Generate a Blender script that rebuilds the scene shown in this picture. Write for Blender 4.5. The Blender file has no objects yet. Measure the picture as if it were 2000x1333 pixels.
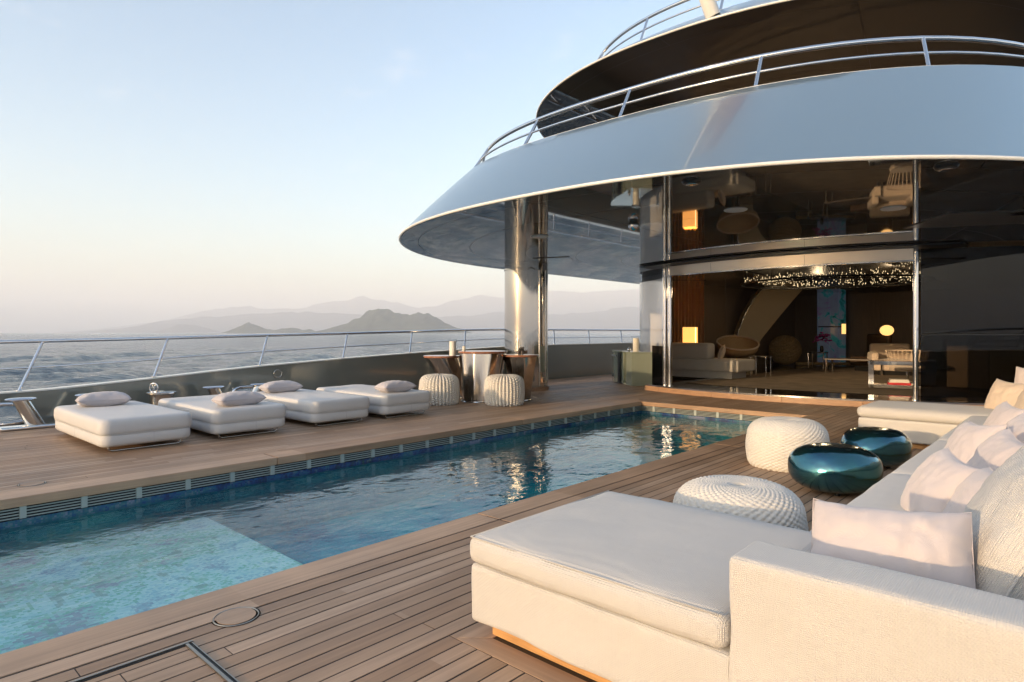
import bpy, bmesh, math, random
from mathutils import Vector, Matrix, noise as mnoise
random.seed(7)
PI = math.pi
sc = bpy.context.scene
COL = sc.collection

# ------------------------------------------------------------------ camera
YAW = math.radians(42.563)
CH = 1.30                                   # eye height above the deck
cam_d = bpy.data.cameras.new('camera')
cam = bpy.data.objects.new('camera', cam_d)
COL.objects.link(cam)
cam.location = (0, 0, CH)
cam.rotation_euler = (PI / 2, 0, YAW)
cam_d.lens = 22.05
cam_d.sensor_width = 36.0
cam_d.shift_y = -0.00825
cam_d.clip_start = 0.05
cam_d.clip_end = 200000
sc.camera = cam

# ------------------------------------------------------------------ sky, sun, exposure
SUN_EL = 8.0
SUN_AZ = 7.0                               # degrees from dead astern towards port
saz = math.radians(SUN_AZ)
sel = math.radians(SUN_EL)
to_sun = Vector((-math.sin(saz) * math.cos(sel), -math.cos(saz) * math.cos(sel), math.sin(sel)))
world = bpy.data.worlds.new('World')
sc.world = world
world.use_nodes = True
wn = world.node_tree
wn.nodes.clear()
wo = wn.nodes.new('ShaderNodeOutputWorld')
bg = wn.nodes.new('ShaderNodeBackground')
sky = wn.nodes.new('ShaderNodeTexSky')
sky.sky_type = 'NISHITA'
sky.sun_disc = False
sky.sun_elevation = sel
sky.sun_rotation = math.atan2(to_sun.x, to_sun.y)
sky.altitude = 0
sky.air_density = 1.0
sky.dust_density = 2.2
sky.ozone_density = 1.5
bg.inputs['Strength'].default_value = 0.15
ctc = wn.nodes.new('ShaderNodeTexCoord')
csp = wn.nodes.new('ShaderNodeSeparateXYZ')
wn.links.new(ctc.outputs['Generated'], csp.inputs[0])
caz = wn.nodes.new('ShaderNodeMath')
caz.operation = 'ADD'
caz.inputs[1].default_value = .12
wn.links.new(csp.outputs['Z'], caz.inputs[0])
cdv = wn.nodes.new('ShaderNodeVectorMath')
cdv.operation = 'DIVIDE'
wn.links.new(ctc.outputs['Generated'], cdv.inputs[0])
wn.links.new(caz.outputs[0], cdv.inputs[1])
cno = wn.nodes.new('ShaderNodeTexNoise')
cno.inputs['Scale'].default_value = 5.0
cno.inputs['Detail'].default_value = 7
cno.inputs['Roughness'].default_value = .6
wn.links.new(cdv.outputs[0], cno.inputs['Vector'])
cmr = wn.nodes.new('ShaderNodeMapRange')
cmr.inputs['From Min'].default_value = .60
cmr.inputs['From Max'].default_value = .76
cmr.inputs['To Max'].default_value = .5
wn.links.new(cno.outputs['Fac'], cmr.inputs['Value'])
ccl = wn.nodes.new('ShaderNodeVectorMath')          # thin scattered cloud: the sky behind it, whitened
ccl.operation = 'MULTIPLY_ADD'
ccl.inputs[1].default_value = (.6, .6, .6)
ccl.inputs[2].default_value = (1.05, 1.0, .98)
wn.links.new(sky.outputs[0], ccl.inputs[0])
cmx = wn.nodes.new('ShaderNodeMix')
cmx.data_type = 'RGBA'
wn.links.new(cmr.outputs[0], cmx.inputs[0])
wn.links.new(sky.outputs[0], cmx.inputs[6])
wn.links.new(ccl.outputs[0], cmx.inputs[7])
wn.links.new(cmx.outputs[2], bg.inputs['Color'])
wn.links.new(bg.outputs[0], wo.inputs['Surface'])

sun_d = bpy.data.lights.new('sun', 'SUN')
sun_d.energy = 3.0
sun_d.angle = math.radians(0.9)
sun_d.color = (1.0, 0.68, 0.38)
sun = bpy.data.objects.new('sun', sun_d)
COL.objects.link(sun)
sun.location = to_sun * 60
sun.rotation_euler = (-to_sun).to_track_quat('-Z', 'Y').to_euler()

sc.view_settings.view_transform = 'Standard'
sc.view_settings.look = 'None'
sc.view_settings.gamma = 1.0
sc.view_settings.exposure = 1.74
sc.view_settings.use_curve_mapping = False
sc.cycles.use_denoising = True
sc.cycles.max_bounces = 10
sc.cycles.volume_bounces = 4
sc.cycles.transparent_max_bounces = 16
sc.cycles.caustics_reflective = False
sc.cycles.caustics_refractive = False
sc.cycles.sample_clamp_indirect = 6.0

# ------------------------------------------------------------------ helpers
CS, SN = math.cos(YAW), math.sin(YAW)
F = 1225.0


def proj(p):
    d = -p[0] * SN + p[1] * CS
    x = p[0] * CS + p[1] * SN
    return 1000 + F * x / d, 650 - F * (p[2] - CH) / d, d


def cam_pt(px, d):                           # ground position on the bearing px, d metres ahead
    x = (px - 1000) / F * d
    return Vector((x * CS - d * SN, x * SN + d * CS, 0))


class MB:
    """collects shapes for one mesh object"""

    def __init__(s):
        s.v = []
        s.f = []

    def add(s, vs, fs):
        n = len(s.v)
        s.v += [tuple(v) for v in vs]
        s.f += [tuple(i + n for i in f) for f in fs]
        return s

    def box(s, x0, x1, y0, y1, z0, z1):
        return s.add([(x0, y0, z0), (x1, y0, z0), (x1, y1, z0), (x0, y1, z0), (x0, y0, z1), (x1, y0, z1), (x1, y1, z1), (x0, y1, z1)],
                     [(3, 2, 1, 0), (4, 5, 6, 7), (0, 1, 5, 4), (1, 2, 6, 5), (2, 3, 7, 6), (3, 0, 4, 7)])

    def prism(s, poly, z0, z1):
        n = len(poly)
        vs = [(x, y, z0) for x, y in poly] + [(x, y, z1) for x, y in poly]
        fs = [tuple(range(n - 1, -1, -1)), tuple(range(n, 2 * n))]
        fs += [(i, (i + 1) % n, n + (i + 1) % n, n + i) for i in range(n)]
        return s.add(vs, fs)

    def tube(s, pts, r, seg=8, closed=False, caps=True):
        pts = [Vector(p) for p in pts]
        n = len(pts)
        rr = r if isinstance(r, (list, tuple)) else [r] * n
        vs = []
        up0 = Vector((0, 0, 1))
        prev = None
        for i, p in enumerate(pts):
            if closed:
                t = pts[(i + 1) % n] - pts[i - 1]
            else:
                t = pts[min(i + 1, n - 1)] - pts[max(i - 1, 0)]
            t.normalize()
            if prev is None:
                a = up0 if abs(t.z) < .95 else Vector((1, 0, 0))
                u = (a - t * a.dot(t)).normalized()
            else:
                u = (prev - t * prev.dot(t)).normalized()
            prev = u
            w = t.cross(u)
            for k in range(seg):
                an = 2 * PI * k / seg
                vs.append(p + (u * math.cos(an) + w * math.sin(an)) * rr[i])
        fs = []
        m = n if closed else n - 1
        for i in range(m):
            j = (i + 1) % n
            for k in range(seg):
                l = (k + 1) % seg
                fs.append((i * seg + k, i * seg + l, j * seg + l, j * seg + k))
        if not closed and caps:
            fs.append(tuple(range(seg - 1, -1, -1)))
            fs.append(tuple(range((n - 1) * seg, n * seg)))
        return s.add(vs, fs)

    def lathe(s, prof, cx=0, cy=0, seg=32, sx=1.0, sy=1.0, skew=None):
        vs = []
        n = len(prof)
        for r, z in prof:
            ox, oy = (0, 0) if skew is None else (skew[0] * z, skew[1] * z)
            for k in range(seg):
                a = 2 * PI * k / seg
                vs.append((cx + ox + r * sx * math.cos(a), cy + oy + r * sy * math.sin(a), z))
        fs = []
        for i in range(n - 1):
            for k in range(seg):
                l = (k + 1) % seg
                fs.append((i * seg + k, i * seg + l, (i + 1) * seg + l, (i + 1) * seg + k))
        if prof[0][0] > 1e-4:
            fs.append(tuple(range(seg - 1, -1, -1)))
        if prof[-1][0] > 1e-4:
            fs.append(tuple(range((n - 1) * seg, n * seg)))
        return s.add(vs, fs)

    def soft(s, x0, x1, y0, y1, z0, z1, r=.04, puff=0.0, n=10, side=0.0, wr=0.0, sd=0):
        """box with rounded edges, optionally puffed on top and on its sides"""
        c = ((x0 + x1) / 2, (y0 + y1) / 2, (z0 + z1) / 2)
        h = ((x1 - x0) / 2, (y1 - y0) / 2, (z1 - z0) / 2)

        def ticks(hh):
            k = 3
            a = [-hh + r * (1 - math.cos(PI / 2 * i / k)) for i in range(k)]
            b = [-hh + r + (2 * hh - 2 * r) * i / n for i in range(n + 1)]
            return a + b + [-q for q in reversed(a)]
        T = [ticks(q) for q in h]
        idx = {}
        vs = []
        fs = []

        def vert(i, j, k):
            key = (i, j, k)
            if key in idx:
                return idx[key]
            p = Vector((T[0][i], T[1][j], T[2][k]))
            q = Vector([max(-h[a] + r, min(h[a] - r, p[a])) for a in range(3)])
            d = p - q
            if d.length > 1e-9:
                p = q + d.normalized() * r
            u, v, w = [max(-1, min(1, p[a] / h[a])) for a in range(3)]
            if puff:
                p.z += puff * (1 - u ** 4) * (1 - v ** 4) * max(0, w)
            if side:
                b = side * (1 - w * w)
                p.x += b * u * (1 - v ** 6)
                p.y += b * v * (1 - u ** 6)
            if wr:
                nn = mnoise.noise(Vector((p.x * 3 + sd, p.y * 3, p.z * 5))) + .5 * mnoise.noise(Vector((p.x * 8 + sd, p.y * 8, p.z * 9)))
                p += Vector((u, v, w)).normalized() * wr * nn
            vs.append((c[0] + p.x, c[1] + p.y, c[2] + p.z))
            idx[key] = len(vs) - 1
            return idx[key]
        N = [len(t) - 1 for t in T]
        for i in range(N[0]):
            for j in range(N[1]):
                fs.append((vert(i, j, 0), vert(i, j + 1, 0), vert(i + 1, j + 1, 0), vert(i + 1, j, 0)))
                fs.append((vert(i, j, N[2]), vert(i + 1, j, N[2]), vert(i + 1, j + 1, N[2]), vert(i, j + 1, N[2])))
        for i in range(N[0]):
            for k in range(N[2]):
                fs.append((vert(i, 0, k), vert(i + 1, 0, k), vert(i + 1, 0, k + 1), vert(i, 0, k + 1)))
                fs.append((vert(i, N[1], k), vert(i, N[1], k + 1), vert(i + 1, N[1], k + 1), vert(i + 1, N[1], k)))
        for j in range(N[1]):
            for k in range(N[2]):
                fs.append((vert(0, j, k), vert(0, j, k + 1), vert(0, j + 1, k + 1), vert(0, j + 1, k)))
                fs.append((vert(N[0], j, k), vert(N[0], j + 1, k), vert(N[0], j + 1, k + 1), vert(N[0], j, k + 1)))
        return s.add(vs, fs)

    def sphere(s, c, r, seg=16, rings=10, sq=(1, 1, 1)):
        vs = []
        for i in range(rings + 1):
            t = PI * i / rings
            for k in range(seg):
                a = 2 * PI * k / seg
                vs.append((c[0] + r * sq[0] * math.sin(t) * math.cos(a), c[1] + r * sq[1] * math.sin(t) * math.sin(a), c[2] - r * sq[2] * math.cos(t)))
        fs = []
        for i in range(rings):
            for k in range(seg):
                l = (k + 1) % seg
                fs.append((i * seg + k, i * seg + l, (i + 1) * seg + l, (i + 1) * seg + k))
        return s.add(vs, fs)

    def build(s, name, mat, parent=None, smooth=None, world=True, bevel=0):
        me = bpy.data.meshes.new(name)
        me.from_pydata(s.v, [], s.f)
        if bevel:
            bm = bmesh.new()
            bm.from_mesh(me)
            bmesh.ops.bevel(bm, geom=bm.edges[:], offset=bevel, segments=2, affect='EDGES', clamp_overlap=True)
            bm.to_mesh(me)
            bm.free()
        me.update()
        if smooth is not None:
            me.polygons.foreach_set('use_smooth', [True] * len(me.polygons))
            if smooth < 179:
                me.set_sharp_from_angle(angle=math.radians(smooth))
        o = bpy.data.objects.new(name, me)
        COL.objects.link(o)
        me.materials.append(mat)
        if parent is not None:
            o.parent = parent
            if world:
                root = parent
                o.matrix_parent_inverse = wmat(parent).inverted()
        return o


def wmat(o):
    m = o.matrix_basis
    if o.parent:
        return wmat(o.parent) @ o.matrix_parent_inverse @ m
    return m.copy()


def tag(o, label=None, cat=None, group=None, kind=None):
    if label:
        o['label'] = label
    if cat:
        o['category'] = cat
    if group:
        o['group'] = group
    if kind:
        o['kind'] = kind
    return o


def empty(name, loc, rz=0, label=None, cat=None, group=None):
    o = bpy.data.objects.new(name, None)
    COL.objects.link(o)
    o.location = loc
    o.rotation_euler = (0, 0, rz)
    o.empty_display_size = .1
    return tag(o, label, cat, group)


def copy_tree(o, parent=None):
    c = o.copy()
    COL.objects.link(c)
    c.parent = parent
    for ch in [q for q in bpy.data.objects if q.parent == o]:
        copy_tree(ch, c)
    return c


# ------------------------------------------------------------------ materials
def new_mat(name):
    m = bpy.data.materials.new(name)
    m.use_nodes = True
    nt = m.node_tree
    b = nt.nodes['Principled BSDF']
    return m, nt, b


def N(nt, t, **kw):
    n = nt.nodes.new(t)
    for k, v in kw.items():
        if k.startswith('i_'):
            n.inputs[k[2:].replace('_', ' ')].default_value = v
        else:
            setattr(n, k, v)
    return n


def simple(name, col, rough=.5, metal=0.0, coat=0.0, noise=0.0, nscale=6.0, bump=0.0, bscale=40.0, ior=1.5, spec=.5, coat_rough=.03, stretch=None, roughvar=0.0):
    m, nt, b = new_mat(name)
    b.inputs['Base Color'].default_value = (*col, 1)
    b.inputs['Roughness'].default_value = rough
    b.inputs['Metallic'].default_value = metal
    b.inputs['IOR'].default_value = ior
    b.inputs['Coat Weight'].default_value = coat
    b.inputs['Coat Roughness'].default_value = coat_rough
    b.inputs['Specular IOR Level'].default_value = spec
    if noise or bump or roughvar:
        g = N(nt, 'ShaderNodeNewGeometry')
        src = g.outputs['Position']
        if stretch:
            mp = N(nt, 'ShaderNodeVectorMath', operation='MULTIPLY')
            mp.inputs[1].default_value = stretch
            nt.links.new(src, mp.inputs[0])
            src = mp.outputs[0]
    if noise:
        t = N(nt, 'ShaderNodeTexNoise')
        t.inputs['Scale'].default_value = nscale
        t.inputs['Detail'].default_value = 4
        nt.links.new(src, t.inputs['Vector'])
        r = N(nt, 'ShaderNodeMapRange')
        r.inputs['From Min'].default_value = .25
        r.inputs['From Max'].default_value = .75
        r.inputs['To Min'].default_value = 1 - noise
        r.inputs['To Max'].default_value = 1 + noise
        nt.links.new(t.outputs['Fac'], r.inputs['Value'])
        mx = N(nt, 'ShaderNodeVectorMath', operation='SCALE')
        mx.inputs[0].default_value = col
        nt.links.new(r.outputs[0], mx.inputs['Scale'])
        nt.links.new(mx.outputs[0], b.inputs['Base Color'])
    if bump or roughvar:
        t2 = N(nt, 'ShaderNodeTexNoise')
        t2.inputs['Scale'].default_value = bscale
        t2.inputs['Detail'].default_value = 3
        nt.links.new(src, t2.inputs['Vector'])
        if bump:
            bp = N(nt, 'ShaderNodeBump')
            bp.inputs['Strength'].default_value = 1
            bp.inputs['Distance'].default_value = bump
            nt.links.new(t2.outputs['Fac'], bp.inputs['Height'])
            nt.links.new(bp.outputs[0], b.inputs['Normal'])
        if roughvar:
            r2 = N(nt, 'ShaderNodeMapRange')
            r2.inputs['To Min'].default_value = max(0, rough - roughvar)
            r2.inputs['To Max'].default_value = rough + roughvar
            nt.links.new(t2.outputs['Fac'], r2.inputs['Value'])
            nt.links.new(r2.outputs[0], b.inputs['Roughness'])
    return m


def emit(name, col, strength, base=(.8, .8, .8)):
    m, nt, b = new_mat(name)
    b.inputs['Base Color'].default_value = (*base, 1)
    b.inputs['Emission Color'].default_value = (*col, 1)
    b.inputs['Emission Strength'].default_value = strength
    return m


def teak(name, pitch=.087, off=0.0, axis=0, tone=(1, 1, 1)):
    """weathered teak: tone per board, long grain, dirt"""
    m, nt, b = new_mat(name)
    L = nt.links.new
    g = N(nt, 'ShaderNodeNewGeometry')
    sp = N(nt, 'ShaderNodeSeparateXYZ')
    L(g.outputs['Position'], sp.inputs[0])
    a_, l_ = (('X', 'Y') if axis == 0 else ('Y', 'X'))
    ad = N(nt, 'ShaderNodeMath', operation='SUBTRACT')
    ad.inputs[1].default_value = off
    L(sp.outputs[a_], ad.inputs[0])
    dv = N(nt, 'ShaderNodeMath', operation='DIVIDE')
    dv.inputs[1].default_value = pitch
    L(ad.outputs[0], dv.inputs[0])
    fl = N(nt, 'ShaderNodeMath', operation='FLOOR')
    L(dv.outputs[0], fl.inputs[0])
    # random number per strip, then per stretch of it
    wn1 = N(nt, 'ShaderNodeTexWhiteNoise', noise_dimensions='1D')
    L(fl.outputs[0], wn1.inputs['W'])
    ml = N(nt, 'ShaderNodeMath', operation='MULTIPLY_ADD')
    ml.inputs[1].default_value = .38
    L(sp.outputs[l_], ml.inputs[0])
    mu = N(nt, 'ShaderNodeMath', operation='MULTIPLY')
    mu.inputs[1].default_value = 9.0
    L(wn1.outputs['Value'], mu.inputs[0])
    L(mu.outputs[0], ml.inputs[2])
    f2 = N(nt, 'ShaderNodeMath', operation='FLOOR')
    L(ml.outputs[0], f2.inputs[0])
    cb = N(nt, 'ShaderNodeCombineXYZ')
    L(fl.outputs[0], cb.inputs[0])
    L(f2.outputs[0], cb.inputs[1])
    oi = N(nt, 'ShaderNodeObjectInfo')
    L(oi.outputs['Random'], cb.inputs[2])
    wn2 = N(nt, 'ShaderNodeTexWhiteNoise', noise_dimensions='3D')
    L(cb.outputs[0], wn2.inputs['Vector'])
    rp = N(nt, 'ShaderNodeValToRGB')
    e = rp.color_ramp.elements
    e[0].position = 0
    e[0].color = (.31 * tone[0], .195 * tone[1], .120 * tone[2], 1)
    e[1].position = 1
    e[1].color = (.45 * tone[0], .31 * tone[1], .212 * tone[2], 1)
    k = e.new(.5)
    k.color = (.37 * tone[0], .245 * tone[1], .158 * tone[2], 1)
    L(wn2.outputs['Value'], rp.inputs[0])
    # grain
    st = N(nt, 'ShaderNodeVectorMath', operation='MULTIPLY')
    st.inputs[1].default_value = (34, 1.1, 34) if axis == 0 else (1.1, 34, 34)
    L(g.outputs['Position'], st.inputs[0])
    ng = N(nt, 'ShaderNodeTexNoise')
    ng.inputs['Scale'].default_value = 1
    ng.inputs['Detail'].default_value = 6
    ng.inputs['Roughness'].default_value = .65
    L(st.outputs[0], ng.inputs['Vector'])
    nb = N(nt, 'ShaderNodeTexNoise')
    nb.inputs['Scale'].default_value = 1.3
    nb.inputs['Detail'].default_value = 5
    L(g.outputs['Position'], nb.inputs['Vector'])
    r1 = N(nt, 'ShaderNodeMapRange')
    r1.inputs['From Min'].default_value = .25
    r1.inputs['From Max'].default_value = .75
    r1.inputs['To Min'].default_value = .74
    r1.inputs['To Max'].default_value = 1.2
    L(ng.outputs['Fac'], r1.inputs['Value'])
    r2 = N(nt, 'ShaderNodeMapRange')
    r2.inputs['From Min'].default_value = .3
    r2.inputs['From Max'].default_value = .7
    r2.inputs['To Min'].default_value = .78
    r2.inputs['To Max'].default_value = 1.16
    L(nb.outputs['Fac'], r2.inputs['Value'])
    mm = N(nt, 'ShaderNodeMath', operation='MULTIPLY')
    L(r1.outputs[0], mm.inputs[0])
    L(r2.outputs[0], mm.inputs[1])
    sc_ = N(nt, 'ShaderNodeVectorMath', operation='SCALE')
    L(rp.outputs[0], sc_.inputs[0])
    L(mm.outputs[0], sc_.inputs['Scale'])
    L(sc_.outputs[0], b.inputs['Base Color'])
    rr = N(nt, 'ShaderNodeMapRange')
    rr.inputs['To Min'].default_value = .42
    rr.inputs['To Max'].default_value = .7
    L(nb.outputs['Fac'], rr.inputs['Value'])
    L(rr.outputs[0], b.inputs['Roughness'])
    bp = N(nt, 'ShaderNodeBump')
    bp.inputs['Distance'].default_value = .0012
    L(ng.outputs['Fac'], bp.inputs['Height'])
    L(bp.outputs[0], b.inputs['Normal'])
    return m


def fabric(name, col, scale=45, dist=.0012, rough=.85, sheen=.25, mott=.05):
    m, nt, b = new_mat(name)
    L = nt.links.new
    tc = N(nt, 'ShaderNodeTexCoord')
    acc = None
    for ax in ('X', 'Y', 'Z'):
        w = N(nt, 'ShaderNodeTexWave', wave_type='BANDS', bands_direction=ax, wave_profile='SIN')
        w.inputs['Scale'].default_value = scale
        L(tc.outputs['Object'], w.inputs['Vector'])
        if acc is None:
            acc = w.outputs['Fac']
        else:
            a = N(nt, 'ShaderNodeMath', operation='ADD')
            L(acc, a.inputs[0])
            L(w.outputs['Fac'], a.inputs[1])
            acc = a.outputs[0]
    bp = N(nt, 'ShaderNodeBump')
    bp.inputs['Distance'].default_value = dist
    bp.inputs['Strength'].default_value = .8
    L(acc, bp.inputs['Height'])
    n2 = N(nt, 'ShaderNodeTexNoise')
    n2.inputs['Scale'].default_value = 4
    n2.inputs['Detail'].default_value = 4
    L(tc.outputs['Object'], n2.inputs['Vector'])
    b2 = N(nt, 'ShaderNodeBump')
    b2.inputs['Distance'].default_value = .012
    b2.inputs['Strength'].default_value = .5
    L(n2.outputs['Fac'], b2.inputs['Height'])
    L(bp.outputs[0], b2.inputs['Normal'])
    L(b2.outputs[0], b.inputs['Normal'])
    r = N(nt, 'ShaderNodeMapRange')
    r.inputs['To Min'].default_value = 1 - mott
    r.inputs['To Max'].default_value = 1 + mott
    L(n2.outputs['Fac'], r.inputs['Value'])
    s_ = N(nt, 'ShaderNodeVectorMath', operation='SCALE')
    s_.inputs[0].default_value = col
    L(r.outputs[0], s_.inputs['Scale'])
    L(s_.outputs[0], b.inputs['Base Color'])
    b.inputs['Roughness'].default_value = rough
    b.inputs['Sheen Weight'].default_value = sheen
    b.inputs['Specular IOR Level'].default_value = .25
    return m


def clear_pane(name, tint, rough=.0, ior=1.5):
    """sheet of glass: Schlick reflection over a tinted see-through"""
    m = bpy.data.materials.new(name)
    m.use_nodes = True
    nt = m.node_tree
    nt.nodes.clear()
    L = nt.links.new
    o = N(nt, 'ShaderNodeOutputMaterial')
    fr = N(nt, 'ShaderNodeLayerWeight')
    fr.inputs['Blend'].default_value = .5
    f0 = ((ior - 1) / (ior + 1)) ** 2
    pw = N(nt, 'ShaderNodeMath', operation='POWER')
    pw.inputs[1].default_value = 5.0
    L(fr.outputs['Facing'], pw.inputs[0])
    sh = N(nt, 'ShaderNodeMath', operation='MULTIPLY_ADD')
    sh.inputs[1].default_value = 1 - f0
    sh.inputs[2].default_value = f0
    L(pw.outputs[0], sh.inputs[0])
    tr = N(nt, 'ShaderNodeBsdfTransparent')
    tr.inputs['Color'].default_value = (*tint, 1)
    gl = N(nt, 'ShaderNodeBsdfGlossy')
    gl.inputs['Roughness'].default_value = rough
    mx = N(nt, 'ShaderNodeMixShader')
    L(sh.outputs[0], mx.inputs[0])
    L(tr.outputs[0], mx.inputs[1])
    L(gl.outputs[0], mx.inputs[2])
    L(mx.outputs[0], o.inputs['Surface'])
    return m, nt, fr, gl


M = {}
M['plank'] = teak('teak_planks', .087, -2.89)
M['plank_left'] = teak('teak_planks_side', .087, -6.51)
M['coping'] = teak('teak_coping', 5.0, .3, 0, (1.12, 1.1, 1.08))
M['coping_x'] = teak('teak_coping_cross', 5.0, .3, 1, (1.12, 1.1, 1.08))
M['caulk'] = simple('black_caulk', (.012, .012, .013), .6)
M['chrome'] = simple('polished_steel', (.74, .74, .75), .07, 1.0, roughvar=.03, bscale=3)
M['brushed'] = simple('brushed_steel', (.55, .54, .52), .22, 1.0, roughvar=.08, bscale=1.0, stretch=(40, 40, 2))
M['paint'] = simple('pale_metallic_paint', (.39, .50, .55), .36, .85, coat=.45, coat_rough=.02)
M['bulwark'] = simple('grey_green_paint', (.22, .235, .21), .12, .25, coat=.9, coat_rough=.02, noise=.04, nscale=.8)
M['lip'] = simple('off_white_lip', (.78, .78, .74), .25, 0, coat=.6)
M['soffit'] = simple('taupe_lacquer', (.10, .086, .072), .03, .0, coat=.2, coat_rough=.015, ior=1.5, bump=.0002, bscale=1.6)
M['reveal'] = simple('black_reveal', (.008, .008, .008), .4)
M['white_wall'] = simple('white_gloss_paint', (.66, .65, .65), .16, .2, coat=1.0)
M['sofa'] = fabric('woven_cream_fabric', (.57, .545, .51), 52, .0012)
M['sofa_smooth'] = fabric('cream_seat_fabric', (.56, .54, .51), 60, .0006)
M['daybed'] = fabric('white_leatherette', (.57, .56, .555), 90, .0002, .5, .1, .03)
M['pink'] = fabric('pale_pink_linen', (.58, .515, .505), 120, .0003, .85, .3)
M['lilac'] = fabric('pale_lilac_linen', (.48, .45, .47), 120, .0003, .85, .3)
M['beige'] = fabric('beige_linen', (.62, .51, .41), 120, .0003)
M['bronze_chrome'] = simple('warm_polished_steel', (.64, .58, .52), .12, 1.0, roughvar=.05, bscale=2)
M['dull_steel'] = simple('dull_bronze_steel', (.34, .31, .27), .35, 1.0)
M['knit'] = simple('white_rope_knit', (.62, .595, .55), .75, noise=.05, nscale=30)
M['plinth'] = simple('varnished_teak', (.55, .30, .12), .35, noise=.2, nscale=6, stretch=(1, 12, 12), coat=.3)
M['step_wood'] = simple('teak_step', (.36, .215, .13), .45, noise=.18, nscale=4, stretch=(1.5, 1.5, 12))
M['copper_top'] = simple('polished_wood_top', (.30, .13, .075), .12, 0, coat=1.0, noise=.25, nscale=8, stretch=(1, 6, 1))
M['dark_wood'] = simple('dark_wood', (.06, .04, .028), .35, noise=.25, nscale=5, stretch=(8, 8, .6))
M['interior_wall'] = simple('brown_wall_panel', (.30, .23, .165), .45, noise=.15, nscale=3, stretch=(10, 10, .5))
M['interior_olive'] = simple('olive_wall', (.36, .29, .13), .6)
M['interior_floor'] = simple('dark_polished_floor', (.028, .021, .016), .12, coat=.5)
M['rug'] = simple('brown_rug', (.19, .15, .105), .95, noise=.3, nscale=3)
M['candle'] = simple('white_wax', (.82, .78, .70), .5)
M['green_lacquer'] = simple('grey_green_lacquer', (.32, .37, .31), .14, .1, coat=1.0)
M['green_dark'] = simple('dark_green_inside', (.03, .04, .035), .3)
M['black'] = simple('black_metal', (.01, .01, .01), .3)
M['glass'] = clear_pane('lantern_glass', (.95, .96, .96))[0]
M['tint'] = clear_pane('tinted_door_glass', (.24, .22, .20))[0]
M['shade'] = emit('lit_lamp_shade', (1.0, .40, .09), .55, (.8, .5, .2))
M['globe'] = emit('lit_amber_globe', (1.0, .52, .16), .5, (.7, .45, .2))
M['spark'] = emit('lit_crystal', (1.0, .74, .40), .55)
M['downlight'] = simple('ceiling_light_white', (.8, .78, .74), .4)
M['grille'] = simple('pale_grille', (.36, .41, .40), .35)
M['hull'] = simple('hull_paint', (.50, .56, .56), .15, .2, coat=1.0)
M['rope'] = simple('natural_rope', (.45, .33, .18), .9, noise=.3, nscale=25)
M['red_book'] = simple('red_cover', (.55, .02, .03), .4)
M['paper'] = simple('white_paper', (.75, .73, .68), .7)


def pebble_glass():
    m, nt, b = new_mat('teal_mirrored_glass')
    L = nt.links.new
    tc = N(nt, 'ShaderNodeTexCoord')
    n1 = N(nt, 'ShaderNodeTexNoise')
    n1.inputs['Scale'].default_value = 3.0
    n1.inputs['Detail'].default_value = 3
    L(tc.outputs['Object'], n1.inputs['Vector'])
    rp = N(nt, 'ShaderNodeValToRGB')
    e = rp.color_ramp.elements
    e[0].position = .3
    e[0].color = (.01, .085, .165, 1)
    e[1].position = .72
    e[1].color = (.06, .23, .215, 1)
    L(n1.outputs['Fac'], rp.inputs[0])
    L(rp.outputs[0], b.inputs['Base Color'])
    b.inputs['Metallic'].default_value = .92
    b.inputs['Roughness'].default_value = .16
    b.inputs['Coat Weight'].default_value = 1
    b.inputs['Coat Roughness'].default_value = .01
    n2 = N(nt, 'ShaderNodeTexNoise')
    n2.inputs['Scale'].default_value = 7
    n2.inputs['Detail'].default_value = 2
    L(tc.outputs['Object'], n2.inputs['Vector'])
    bp = N(nt, 'ShaderNodeBump')
    bp.inputs['Distance'].default_value = .012
    L(n2.outputs['Fac'], bp.inputs['Height'])
    L(bp.outputs[0], b.inputs['Normal'])
    return m


M['pebble'] = pebble_glass()


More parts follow.
